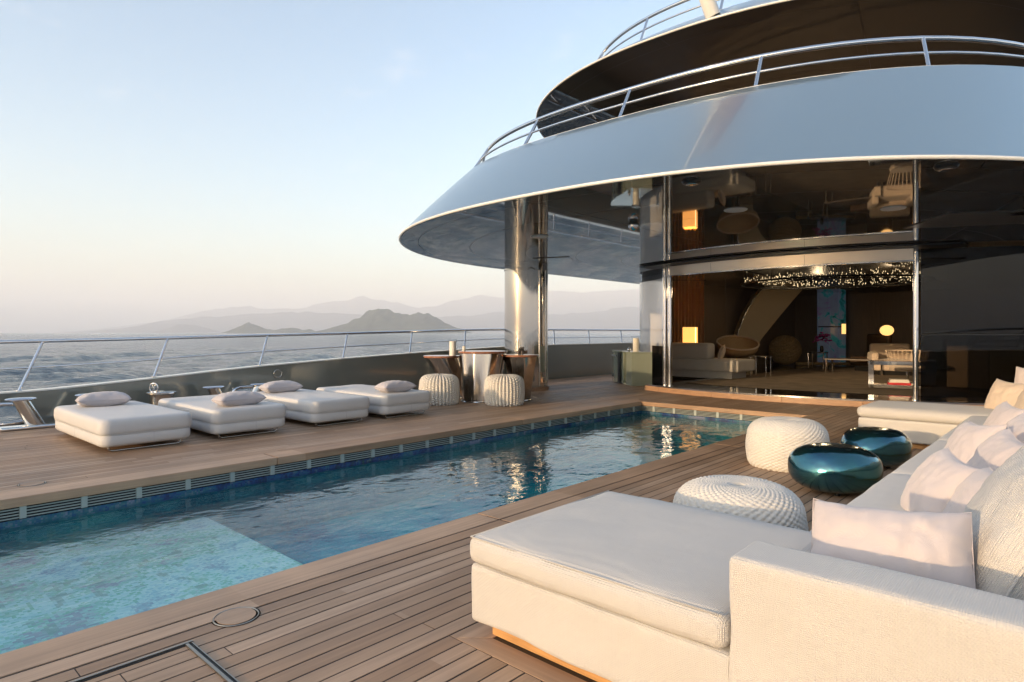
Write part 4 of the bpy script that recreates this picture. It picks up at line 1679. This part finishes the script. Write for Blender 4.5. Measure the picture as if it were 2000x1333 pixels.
pf = []
for (x, y, R, H, lab, kind_) in ((-1.48, 3.52, .325, .405, 'low white rope pouf just behind the near chaise', 0), (-2.17, 6.34, .335, .42, 'white rope pouf beside the dark glass tables', 0),
                                 (cam_pt(858, 11.45).x, cam_pt(858, 11.45).y, .325, .50, 'tall woven pouf left of the bar table, next to the fourth daybed', 1), (cam_pt(985, 11.35).x, cam_pt(985, 11.35).y, .325, .50, 'tall woven pouf standing in front of the bar table', 1)):
    e = empty('rope_pouf', (x, y, 0), 0, lab, 'pouf', 'woven rope poufs')
    pouf_mesh(R, H, 40 if kind_ == 0 else 34, 27 if kind_ == 0 else 22, .30 if kind_ == 0 else .22, kind_ == 1).build('knitted_cover', M['knit'], e, smooth=180, world=False)
    MB().lathe([(.001, .001), (R * .78, .001), (R * .78, .02)], 0, 0, 32).build('underside', M['black'], e, world=False)

# ------------------------------------------------------------------ glass pebble tables
def pebble(loc, rx, ry, h, rz, seed, lab):
    e = empty('pebble_table', loc, rz, lab, 'side table', 'blue glass pebble tables')
    vs = []
    fs = []
    nu, nv = 72, 40
    for j in range(nv + 1):
        t = PI * j / nv
        for i in range(nu):
            a = 2 * PI * i / nu
            st, ct = math.sin(t), -math.cos(t)
            kid = 1 + .05 * math.cos(2 * a + .4)
            q = Vector((st * math.cos(a), st * math.sin(a), ct))
            n = mnoise.noise(q * 1.3 + Vector((seed, 0, 0))) * .05
            r = st ** (.66 if ct > 0 else .64) * kid * (1 + n)
            z = h * .5 * (1 + math.copysign(abs(ct) ** .92, ct)) + .008
            if ct > .3:
                z -= .006 * (ct - .3) / .7 * math.exp(-((math.sin(a) * st - .1) ** 2) * 6)
            vs.append((rx * r * math.cos(a), ry * r * math.sin(a), z))
    for j in range(nv):
        for i in range(nu):
            l = (i + 1) % nu
            fs.append((j * nu + i, j * nu + l, (j + 1) * nu + l, (j + 1) * nu + i))
    MB().add(vs, fs).build('glass_body', M['pebble'], e, smooth=180, world=False)
    for k in range(3):
        a = 2 * PI * k / 3 + .5
        MB().lathe([(.022, .001), (.022, .03)], rx * .42 * math.cos(a), ry * .42 * math.sin(a), 14).build('foot', M['black'], e, world=False)
    return e


pebble((-1.53, 5.55, 0), .335, .315, .385, .5, 1.0, 'nearer of the two glossy dark blue glass pebble tables')
pebble((-1.53, 6.90, 0), .325, .305, .37, 1.3, 5.0, 'farther dark blue glass pebble table, by the far chaise')

# ------------------------------------------------------------------ sectional sofa
sofa = empty('sectional_sofa', (-.3, 5.4, 0), 0, 'long cream woven sectional sofa with a chaise at each end', 'sofa')


def soft_part(name, b, r, puff, mat, par=sofa, n=12, side=0.0, wr=.0, sd=0):
    return MB().soft(*b, r=r, puff=puff, n=n, side=side, wr=wr, sd=sd).build(name, mat, par, smooth=60)


MB().box(-1.89, -.4, 1.935, 2.86, 0.0, .07).build('plinth', M['plinth'], sofa)
MB().box(-.86, .9, 2.86, 9.05, 0.0, .07).build('plinth', M['plinth'], sofa)
MB().box(-1.89, -.86, 8.24, 9.05, 0.0, .07).build('plinth', M['plinth'], sofa)
soft_part('chaise_base', (-1.95, -.80, 1.86, 2.92, .066, .312), .022, 0, M['sofa'], n=20, wr=.009, sd=3)
cz = soft_part('chaise_cushion', (-1.965, -.815, 1.85, 2.93, .312, .43), .040, .022, M['sofa'], n=24, side=.008, wr=.006)
MB().tube([(-1.95, 1.862, .425), (-.83, 1.862, .427)], .0035, 6).tube([(-1.95, 1.862, .425), (-1.953, 2.918, .425)], .0035, 6).build('piping', M['sofa'], cz, smooth=180)
soft_part('armrest', (-.81, .95, 1.852, 2.07, .066, .62), .022, .004, M['sofa'], n=24, wr=.007, sd=7)
soft_part('corner_cushion', (-.80, .22, 2.075, 2.93, .312, .43), .04, .015, M['sofa_smooth'])
soft_part('corner_base', (-.795, .3, 2.075, 2.92, .066, .311), .02, 0, M['sofa'])
soft_part('seat_base', (-.905, .3, 2.935, 8.14, .066, .311), .02, 0, M['sofa_smooth'])
for (a, b) in ((2.935, 4.485), (4.495, 6.135), (6.145, 8.14)):
    soft_part('seat_cushion', (-.925, .22, a, b, .312, .43), .045, .012, M['sofa_smooth'], side=.006, wr=.006, sd=a)
soft_part('chaise_base', (-1.985, .3, 8.15, 9.10, .066, .311), .022, 0, M['sofa_smooth'], wr=.004)
soft_part('chaise_cushion', (-2.0, .22, 8.145, 9.11, .312, .435), .05, .02, M['sofa_smooth'], side=.01, wr=.006, sd=2)
soft_part('backrest', (.22, .45, 2.075, 9.10, .066, .70), .04, 0, M['sofa'], n=14)
soft_part('backrest', (-.15, .95, 9.115, 9.33, .066, .66), .04, 0, M['sofa'], n=14)

# back cushions, leaning on the backrest
for i, (x, y, rz, tl, w, h, lab) in enumerate(((-.17, 2.80, 82, .34, .80, .58, 'big cream woven back cushion nearest the camera, behind the armrest'), (-.14, 3.72, 91, .36, .80, .60, 'second big cream back cushion along the sofa from the armrest'),
                                          (-.12, 4.58, 88, .34, .80, .60, 'third big cream back cushion along the sofa from the armrest'), (-.12, 5.45, 92, .34, .80, .60, 'fourth big cream back cushion along the sofa'),
                                          (-.1, 6.4, 90, .34, .80, .60, 'fifth big cream back cushion along the sofa'), (-.1, 7.3, 90, .34, .80, .60, 'last big cream back cushion before the far chaise'))):
    pillow('back_cushion', (x, y, .645), (-tl * 1.3, 0, math.radians(-rz)), w, h, .27, M['sofa'], i * 2.7 + .4, lab, 'cream back cushions', .04, .006)

TP = [(-.50, 2.42, .55, 6, -.55, -.06, .50, .36, .30, 'pink', 'large pale pink pillow in the corner behind the near armrest'),
      (-.50, 3.52, .56, -58, -.55, .10, .40, .40, .20, 'pink', 'pale pink pillow at the left front of the pile, just above the corner pillow'),
      (-.31, 3.20, .57, -62, -.55, -.08, .40, .40, .20, 'pink', 'pink pillow half hidden between the corner pillow and the near back cushion'),
      (-.34, 4.14, .58, -66, -.55, .12, .44, .44, .22, 'pink', 'pink pillow in the middle of the pile along the sofa'),
      (-.53, 4.78, .57, -56, -.5, -.08, .42, .42, .20, 'pink', 'pink pillow standing furthest left in the middle of the pile'),
      (-.31, 4.90, .59, -70, -.5, .10, .48, .46, .22, 'pink', 'pink pillow with a pointed corner toward the right edge'),
      (-.46, 6.0, .58, -64, -.45, .04, .44, .42, .20, 'pink', 'smallest looking pink pillow at the far end of the pile'),
      (-.64, 8.72, .60, -35, -.45, .05, .44, .40, .20, 'beige', 'beige pillow lying on the far chaise'),
      (-.42, 9.02, .72, -20, -.25, .0, .44, .42, .18, 'pink', 'pale pillow propped behind the beige one on the far chaise'),
      (-.40, 8.15, .58, -60, -.45, .0, .46, .44, .20, 'beige', 'beige pillow at the right edge in front of the far chaise corner')]
for i, (x, y, z, rz, tl, rl, w, h, t, m_, lab) in enumerate(TP):
    pillow('pillow', (x, y, z), (tl, rl, math.radians(rz)), w, h, t, M[m_], i * 3.3 + 1, lab, 'scatter pillows on the sofa')

# ------------------------------------------------------------------ side cabinet by the lounge door
e = empty('side_cabinet', (-8.4, 13.5, 0), 0, 'low curved grey green lacquer cabinet beside the lounge doors', 'cabinet')
MB().prism([(-7.75, 13.47), (-8.08, 13.05), (-8.40, 13.31), (-8.1, 13.72)], .012, .80).build('end_block', M['green_lacquer'], e, bevel=.008)
MB().prism([(-8.58, 13.47), (-8.85, 13.66), (-9.15, 13.92), (-9.4, 14.2), (-9.56, 14.45), (-9.2, 14.8), (-8.3, 13.85)], .012, .80).build('drawer_unit', M['green_lacquer'], e, bevel=.006)
MB().prism([(-8.395, 13.32), (-8.585, 13.475), (-8.32, 13.83), (-8.12, 13.70)], .012, .05).build('shelf', M['green_lacquer'], e)
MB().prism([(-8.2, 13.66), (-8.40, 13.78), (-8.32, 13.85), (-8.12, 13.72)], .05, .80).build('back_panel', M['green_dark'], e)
MB().prism([(-7.72, 13.47), (-8.08, 13.02), (-8.60, 13.44), (-8.88, 13.63), (-9.18, 13.89), (-9.43, 14.18), (-9.60, 14.44), (-9.2, 14.85), (-8.2, 13.85)], .803, .83).build('worktop', M['green_lacquer'], e, bevel=.004)
MB().tube([(-8.95, 13.715, .70), (-9.15, 13.895, .70), (-9.32, 14.08, .70)], .016, 8).build('handle', M['black'], e, smooth=60)
MB().prism([(-8.70, 13.51), (-8.86, 13.64), (-8.86, 13.645), (-8.70, 13.52)], .03, .79).build('door_gap', M['caulk'], e)
q = cam_pt(1242, 15.45)
lantern((q.x, q.y, .831), .105, .38, 'white candle in a glass cylinder on the green cabinet')
q = cam_pt(1229, 15.5)
e = empty('glass_votive', (q.x, q.y, .831), 0, 'tiny metal votive on the green cabinet by the candle', 'votive')
MB().lathe([(.02, .001), (.045, .02), (.05, .05), (.035, .075), (.03, .08)], 0, 0, 20).build('cup', M['chrome'], e, smooth=60, world=False)
MB().sphere((0, 0, .085), .018, 10, 6).build('ball', M['chrome'], e, smooth=180, world=False)

# ------------------------------------------------------------------ things inside the lounge
FZ = .126


def bulb(name, parent, loc, watts, col=(1.0, .62, .30), size=.12):
    l = bpy.data.lights.new(name, 'POINT')
    l.energy = watts
    l.color = col
    l.shadow_soft_size = size
    o = bpy.data.objects.new(name, l)
    COL.objects.link(o)
    o.parent = parent
    o.location = loc
    return o



def cp(px, d, z=FZ):
    p = cam_pt(px, d)
    return (p.x, p.y, z)


e = empty('lounge_sofa', (-7.2, 15.8, FZ), 0, 'cream sofa inside the lounge at the left of the doorway', 'sofa')
MB().box(-8.3, -6.62, 15.42, 16.3, FZ, .30).build('plinth', M['sofa_smooth'], e)
MB().soft(-8.5, -6.42, 15.3, 16.45, .30, .60, .05, puff=.02, n=8).build('seat', M['sofa_smooth'], e, smooth=60)
MB().soft(-8.5, -7.2, 15.3, 15.75, .60, 1.02, .08, puff=.01, n=8).build('backrest', M['sofa_smooth'], e, smooth=60)
pillow('pillow', (-7.02, 15.72, .78), (-.3, .1, math.radians(-70)), .45, .42, .16, M['beige'], 44., 'cream pillow on the lounge sofa inside the doorway', 'lounge pillows')
e = empty('table_lamp', cp(1348, 17.1), .3, 'lit square orange lamp shade behind the lounge sofa', 'lamp')
MB().add([(-.17, -.17, .86), (.17, -.17, .86), (.17, .17, .86), (-.17, .17, .86), (-.17, -.17, 1.32), (.17, -.17, 1.32), (.17, .17, 1.32), (-.17, .17, 1.32)], [(0, 1, 5, 4), (1, 2, 6, 5), (2, 3, 7, 6), (3, 0, 4, 7)]).build('lamp_shade', M['shade'], e, world=False)
bulb('lamp_bulb', e, (0, 0, 1.08), 6, size=.03)
MB().tube([(.172, -.172, .87), (.172, -.172, 1.31)], .012, 6).build('core_glow_strip', emit('lamp_core_glow', (1.0, .62, .25), 1.0), e, world=False)  # added glowing strip standing in for the bright core of the lit shade
MB().lathe([(.10, 0), (.10, .02), (.02, .05), (.02, .86)], 0, 0, 16).build('stem', M['chrome'], e, smooth=40, world=False)
e = empty('curtain', cp(1345, 18.0), 0, 'brown pleated curtain at the left end of the lounge', 'curtain')
vs = []
for i in range(121):
    t = i / 120
    p = cam_pt(1312 + 62 * t, 18.0)
    off = .05 * math.sin(t * 60) + .02 * math.sin(t * 23)
    vs += [(p.x + F_.x * off, p.y + F_.y * off, FZ), (p.x + F_.x * off * .8, p.y + F_.y * off * .8, 2.79)]
MB().add(vs, [(2 * i, 2 * i + 2, 2 * i + 3, 2 * i + 1) for i in range(120)]).build('pleats', simple('brown_curtain', (.17, .12, .08), .9), e, smooth=180)
q = cam_pt(1345, 18.0)
MB().tube([cp(1308, 18.0, 2.80), cp(1378, 18.0, 2.80)], .012, 8).build('curtain_rail', M['black'], e)
# round armchair
e = empty('tub_chair', cp(1441, 19.0), 0, 'round woven tub chair beyond the lounge sofa', 'chair')
vs = []
fs = []
nu, nv = 40, 14
for j in range(nv + 1):
    t = PI * .5 * j / nv
    for i in range(nu):
        a = 2 * PI * i / nu
        r = .60 * math.sin(t) ** .8
        up = .30 * (1 - math.cos(t)) * (1.25 + .55 * math.cos(a - 2.2))
        vs.append((r * math.cos(a), r * math.sin(a), .40 + up * 1.25))
for j in range(nv):
    for i in range(nu):
        l = (i + 1) % nu
        fs.append((j * nu + i, j * nu + l, (j + 1) * nu + l, (j + 1) * nu + i))
MB().add(vs, fs).build('shell', simple('tan_rattan', (.42, .30, .17), .7, noise=.2, nscale=40), e, smooth=180, world=False)
MB().tube([(.6 * math.cos(2 * PI * i / 40), .6 * math.sin(2 * PI * i / 40), .40 + .375 * (1.25 + .55 * math.cos(2 * PI * i / 40 - 2.2))) for i in range(40)], .025, 8, closed=True).build('rim', M['beige'], e, smooth=180, world=False)
MB().lathe([(.26, .0), (.26, .02), (.04, .05), (.05, .40), (.2, .42)], 0, 0, 24).build('pedestal', M['black'], e, smooth=40, world=False)
# coiled rope sculpture
e = empty('rope_sculpture', cp(1533, 22.6), 0, 'big ball of coiled natural rope trailing an end over the floor', 'sculpture')
pts = []
for i in range(420):
    t = i / 419
    a = t * 2 * PI * 15
    ph = -PI / 2 + PI * t
    tilt = .5
    x_, y_, z_ = .50 * math.cos(ph) * math.cos(a), .50 * math.cos(ph) * math.sin(a), .47 * math.sin(ph)
    y2, z2 = y_ * math.cos(tilt) - z_ * math.sin(tilt), y_ * math.sin(tilt) + z_ * math.cos(tilt)
    pts.append((x_, y2, z2 + .55))
MB().tube(pts, .062, 8).build('coil', M['rope'], e, smooth=180, world=False)
dv = R_ * .5
pts = [(R_.x * s_ + F_.x * (-.35 + .12 * math.sin(s_ * 3)), R_.y * s_ + F_.y * (-.35 + .12 * math.sin(s_ * 3)), .065) for s_ in [.3 + .12 * i for i in range(18)]]
MB().tube(pts, .058, 8).build('loose_end', M['rope'], e, smooth=180, world=False)


def leg_table(px, d, w, dp, h, lab, top, cnt=4, r=.014):
    c = cam_pt(px, d)
    e = empty('lounge_table', (c.x, c.y, FZ), 0, lab, 'table', 'small lounge tables')
    MB().box(-w / 2, w / 2, -dp / 2, dp / 2, h - .03, h).build('table_top', top, e, world=False, bevel=.004)
    for sx in (-1, 1):
        for sy in (-1, 1):
            MB().tube([(sx * (w / 2 - .03), sy * (dp / 2 - .03), 0), (sx * (w / 2 - .03), sy * (dp / 2 - .03), h - .03)], r, 8).build('leg', M['chrome'], e, world=False)
    return e


leg_table(1486, 16.6, .45, .4, .56, 'small black topped table with chrome legs at the end of the lounge sofa', M['black'])
leg_table(1597, 19.8, .5, .45, .56, 'small chrome legged table in front of the tall art panel', M['black'])
leg_table(1672, 18.0, 1.5, .7, .42, 'long low dark coffee table in the lounge', M['dark_wood'], r=.03)
e = empty('vase_of_flowers', cp(1605, 19.8, FZ + .561), 0, 'vase of dark magenta flowers on the chrome legged table', 'flowers')
MB().lathe([(.04, .001), (.06, .05), (.05, .16), (.03, .2)], 0, 0, 16).build('vase', M['black'], e, smooth=50, world=False)
mb = MB()
for k in range(46):
    th, ph = random.uniform(0, 2 * PI), random.uniform(-.3, 1.5)
    rr = .26 * random.uniform(.5, 1)
    c = Vector((rr * math.cos(ph) * math.cos(th), rr * math.cos(ph) * math.sin(th), .38 + rr * math.sin(ph)))
    mb.sphere(c, random.uniform(.03, .06), 6, 4, (1, 1, .5))
mb.build('blossoms', simple('magenta_petals', (.30, .03, .22), .6), e, smooth=180, world=False)
# sweeping pale stair wing
e = empty('stair_wing', cp(1490, 20.5), 0, 'pale sweeping stair side curving up at the back of the lounge', 'staircase')
poly = [(1492, 556), (1572, 556), (1548, 588), (1518, 624), (1486, 664), (1474, 690), (1470, 722), (1436, 722), (1437, 680), (1441, 650), (1455, 614), (1475, 580)]
fr_ = [cam_pt(x, 20.5) + Vector((0, 0, min(2.79, CH + (650 - y) / F * 20.5))) for x, y in poly]
bk_ = [p + F_ * .35 for p in fr_]
n = len(poly)
MB().add(fr_ + bk_, [tuple(range(n)), tuple(range(2 * n - 1, n - 1, -1))] + [(i, n + i, n + (i + 1) % n, (i + 1) % n) for i in range(n)]).build('side_panel', simple('pale_stair_paint', (.55, .47, .33), .6), e)
MB().tube([fr_[0] + Vector((0, 0, 0)) - F_ * .02] + [fr_[i] - F_ * .02 for i in (11, 10, 9, 8, 7)], .02, 8).build('edge_trim', M['brushed'], e, smooth=60)


def art_mat():
    m, nt, b = new_mat('ink_art')
    L = nt.links.new
    g = N(nt, 'ShaderNodeNewGeometry')
    n1 = N(nt, 'ShaderNodeTexNoise')
    n1.inputs['Scale'].default_value = 1.5
    n1.inputs['Detail'].default_value = 5
    n1.inputs['Distortion'].default_value = 1.6
    L(g.outputs['Position'], n1.inputs['Vector'])
    rp = N(nt, 'ShaderNodeValToRGB')
    cr = rp.color_ramp
    cr.elements[0].position = .30
    cr.elements[0].color = (.01, .12, .12, 1)
    cr.elements[1].position = .74
    cr.elements[1].color = (.20, .03, .22, 1)
    for p_, c_ in ((.38, (.05, .30, .34)), (.43, (.20, .26, .36)), (.60, (.19, .22, .32)), (.66, (.22, .14, .30))):
        q_ = cr.elements.new(p_)
        q_.color = (*c_, 1)
    L(n1.outputs['Fac'], rp.inputs[0])
    L(rp.outputs[0], b.inputs['Base Color'])
    L(rp.outputs[0], b.inputs['Emission Color'])
    b.inputs['Emission Strength'].default_value = .03  # faint even emission added in the ink colours
    b.inputs['Roughness'].default_value = .2
    return m


e = empty('art_panel', cp(1622, 23.6), 0, 'tall faintly glowing blue art panel with teal and magenta ink swirls', 'artwork')
am = art_mat()
for (a, b_) in ((1598, 1619), (1620, 1637), (1638, 1652)):
    p0, p1 = cam_pt(a, 23.6), cam_pt(b_, 23.6)
    fr_ = [Vector((p0.x, p0.y, FZ)), Vector((p1.x, p1.y, FZ)), Vector((p1.x, p1.y, 2.8)), Vector((p0.x, p0.y, 2.8))]
    bk_ = [p + F_ * .08 for p in fr_]
    MB().add(fr_ + bk_, [(0, 1, 2, 3), (7, 6, 5, 4), (0, 4, 5, 1), (1, 5, 6, 2), (2, 6, 7, 3), (3, 7, 4, 0)]).build('panel', am, e)
MB().tube([cp(1598, 23.5, 1.52), cp(1652, 23.5, 1.52)], .02, 6).build('cross_bar', M['black'], e)
e = empty('wall_sconce', cp(1648, 23.2, 1.2), 0, 'small lit amber wall lamp beside the art panel', 'lamp')
MB().lathe([(.001, .05), (.07, .05), (.07, .42), (.001, .42)], 0, 0, 16).build('diffuser', M['globe'], e, smooth=40, world=False)
MB().box(-.03, .03, .05, .45, .2, .26).build('bracket', M['black'], e, world=False)
# globe lamp, seats and console at the right of the doorway
e = empty('globe_lamp', cp(1732, 18.8), 0, 'lit round amber glass lamp in the lounge', 'lamp')
MB().sphere((0, 0, 1.24), .185, 24, 14, (1, 1, .85)).build('globe', M['globe'], e, smooth=180, world=False)
MB().lathe([(.14, 0), (.14, .02), (.015, .04), (.015, 1.09)], 0, 0, 16).build('stand', M['black'], e, smooth=40, world=False)
e = empty('lounge_armchair', cp(1742, 17.6), math.radians(20), 'olive cream armchair under the globe lamp', 'armchair')
MB().soft(-.5, .5, -.45, .45, .12, .42, .06, puff=.02, n=6).build('seat', M['beige'], e, smooth=60, world=False)
MB().soft(-.5, .5, .28, .5, .42, .86, .07, n=6).build('backrest', M['beige'], e, smooth=60, world=False)
for s_ in (-1, 1):
    MB().soft(s_ * .46 - .09, s_ * .46 + .09, -.45, .5, .25, .62, .06, n=6).build('arm', M['beige'], e, smooth=60, world=False)
MB().box(-.4, .4, -.38, .38, .0, .12).build('plinth', M['black'], e, world=False)
e = empty('wing_chair', cp(1700, 19.2), math.radians(-30), 'dark brown wing chair left of the globe lamp', 'armchair')
MB().soft(-.4, .4, -.4, .4, .15, .45, .06, n=6).build('seat', M['dark_wood'], e, smooth=60, world=False)
MB().soft(-.42, .42, .25, .45, .45, 1.15, .09, n=6).build('backrest', M['dark_wood'], e, smooth=60, world=False)
MB().box(-.3, .3, -.3, .3, 0, .15).build('plinth', M['black'], e, world=False)
e = empty('slatted_chair', cp(1772, 14.6), math.radians(-25), 'low round backed chair with pale slats behind the console', 'chair')
mb = MB()
for k in range(19):
    a = math.radians(-20 + 220 * k / 18)
    MB().tube([(.34 * math.cos(a), .34 * math.sin(a), .34), (.44 * math.cos(a), .44 * math.sin(a), .74)], .009, 6).build('slat', M['beige'], e, world=False)
MB().tube([(.45 * math.cos(math.radians(-20 + 220 * k / 24)), .45 * math.sin(math.radians(-20 + 220 * k / 24)), .745) for k in range(25)], .018, 8).build('top_rail', M['beige'], e, smooth=180, world=False)
MB().lathe([(.001, .28), (.34, .28), (.37, .33), (.34, .37), (.001, .39)], 0, 0, 28).build('seat', M['beige'], e, smooth=40, world=False)
MB().lathe([(.24, 0), (.24, .02), (.03, .04), (.03, .28)], 0, 0, 20).build('pedestal', M['chrome'], e, smooth=40, world=False)
# mirrored console
c = cam_pt(1712, 13.3)
e = empty('console_table', (c.x, c.y, FZ), math.radians(10), 'mirror polished open console just inside the doorway on the right', 'console')
for (a, b_, z0, z1) in ((-.12, 1.1, .50, .575), (-.12, 1.1, .02, .09), (-.14, -.04, .02, .575)):
    MB().box(a, b_, -.22, .22, z0, z1).build('frame_side', M['chrome'], e, world=False, bevel=.004)
e = empty('stacked_books', (c.x + .40, c.y + .05, FZ + .091), math.radians(16), 'red and white books stacked in the mirrored console', 'books')
for k, (w, h, m_) in enumerate(((.40, .045, 'red_book'), (.36, .03, 'paper'), (.33, .035, 'paper'))):
    z = .001 + sum((.045, .03, .035)[:k]) + .001 * k
    MB().box(-w / 2, w / 2, -.15, .15, z, z + h).build('book', M[m_], e, world=False, bevel=.003)
# tan cabinet behind the fixed glass
e = empty('lounge_cabinet', (-1.3, 16.2, FZ), 0, 'tan wall cabinet behind the dark fixed glazing at the right', 'cabinet')
for k in range(3):
    MB().box(-2.2 + k * .72, -1.49 + k * .72, 16.0, 16.5, FZ + .03, .98).build('door', simple('tan_lacquer', (.30, .22, .12), .4) if k == 0 else M['interior_olive'], e, bevel=.006)
MB().box(-2.22, .0, 15.98, 16.5, .985, 1.02).build('top', M['dark_wood'], e)
# chandelier
c = cam_pt(1625, 15.5)
e = empty('chandelier', (c.x, c.y, 2.8), 0, 'wide oval chandelier ring hung with hundreds of tiny lit crystals', 'chandelier')
for r_, t_ in ((2.1, .022), (1.55, .014)):
    MB().tube([(r_ * math.cos(2 * PI * k / 90), r_ * math.sin(2 * PI * k / 90), -.27) for k in range(90)], t_, 8, closed=True).build('ring', M['black'], e, smooth=180, world=False)
mb = MB()
mr = MB()
for k in range(430):
    a = random.uniform(0, 2 * PI)
    r_ = 2.05 * math.sqrt(random.uniform(.25, 1))
    z = random.uniform(-.24, -.10)
    x_, y_ = r_ * math.cos(a), r_ * math.sin(a)
    mb.add([(x_ - .006, y_, z), (x_, y_ - .006, z), (x_ + .006, y_, z), (x_, y_ + .006, z), (x_, y_, z + .022), (x_, y_, z - .018)],
           [(0, 1, 4), (1, 2, 4), (2, 3, 4), (3, 0, 4), (1, 0, 5), (2, 1, 5), (3, 2, 5), (0, 3, 5)])
    if k % 3 == 0:
        mr.box(x_ - .002, x_ + .002, y_ - .002, y_ + .002, z + .035, -.001)
tag(mb.build('crystals', M['spark'], e, world=False), kind='stuff')
tag(mr.build('wires', M['black'], e, world=False), kind='stuff')
for k in range(3):
    bulb('crystal_light', e, (1.3 * math.cos(2.1 * k), 1.3 * math.sin(2.1 * k), -.33), 5, (1.0, .72, .42), .12)
for k in range(6):
    a = 2 * PI * k / 6
    MB().tube([(1.8 * math.cos(a), 1.8 * math.sin(a), -.27), (1.8 * math.cos(a), 1.8 * math.sin(a), .0)], .006, 6).build('hanger', M['black'], e, world=False)

# ------------------------------------------------------------------ ensign on its staff
S0, S1 = Vector((-3.98, 8.62, 5.98)), Vector((-4.75, 6.7, 9.3))
e = empty('flagstaff', S0, 0, 'white flagstaff raked aft from the upper tier, at the top edge', 'flagstaff')
MB().tube([S0 - Vector((0, 0, .12)), S0 + (S1 - S0) * .22, S0 + (S1 - S0) * .24, S1], [.11, .085, .045, .028], 20).build('staff', M['lip'], e, smooth=60)
MB().sphere(S1, .07, 16, 10, (1, 1, .7)).build('finial', M['lip'], e, smooth=180)
fm = [simple('ensign_red', (.24, .05, .06), .8), simple('ensign_blue', (.02, .04, .20), .8), simple('ensign_white', (.6, .6, .6), .8)]


def flag_col(u, v):                           # u along the fly, v up the hoist
    if u > .5 or v < .5:
        return 0
    x_, y_ = u * 4 - 1, (v - .5) * 4 - 1
    if abs(x_) < .10 or abs(y_) < .20:
        return 0
    if abs(x_) < .17 or abs(y_) < .33:
        return 2
    d = min(abs(x_ - y_), abs(x_ + y_)) / 1.414
    if d < .08:
        return 0
    return 2 if d < .2 else 1


e = empty('ensign', S0 + (S1 - S0) * .5, 0, 'red ensign hanging from the raked flagstaff', 'flag')
nu, nv = 64, 44
vs = []
fs = []
ax = (S1 - S0).normalized()
for i in range(nu + 1):
    for j in range(nv + 1):
        u, v = i / nu, j / nv
        p = S0 + (S1 - S0) * (.20 + .48 * v) + Vector((.75 * u, .2 * u, -.75 * u)) + Vector((.3, .9, .1)) * (.09 * math.sin(u * 9 + v * 2.5) * u)
        vs.append(p)
for i in range(nu):
    for j in range(nv):
        a = i * (nv + 1) + j
        fs.append((a, a + nv + 1, a + nv + 2, a + 1))
o = MB().add(vs, fs).build('cloth', fm[0], e, smooth=180)
o.data.materials.append(fm[1])
o.data.materials.append(fm[2])
for k, pl in enumerate(o.data.polygons):
    pl.material_index = flag_col((k // nv + .5) / nu, (k % nv + .5) / nv)
MB().tube([S0 + (S1 - S0) * .20, S0 + (S1 - S0) * .68], .05, 8).build('hoist_band', M['lip'], e)
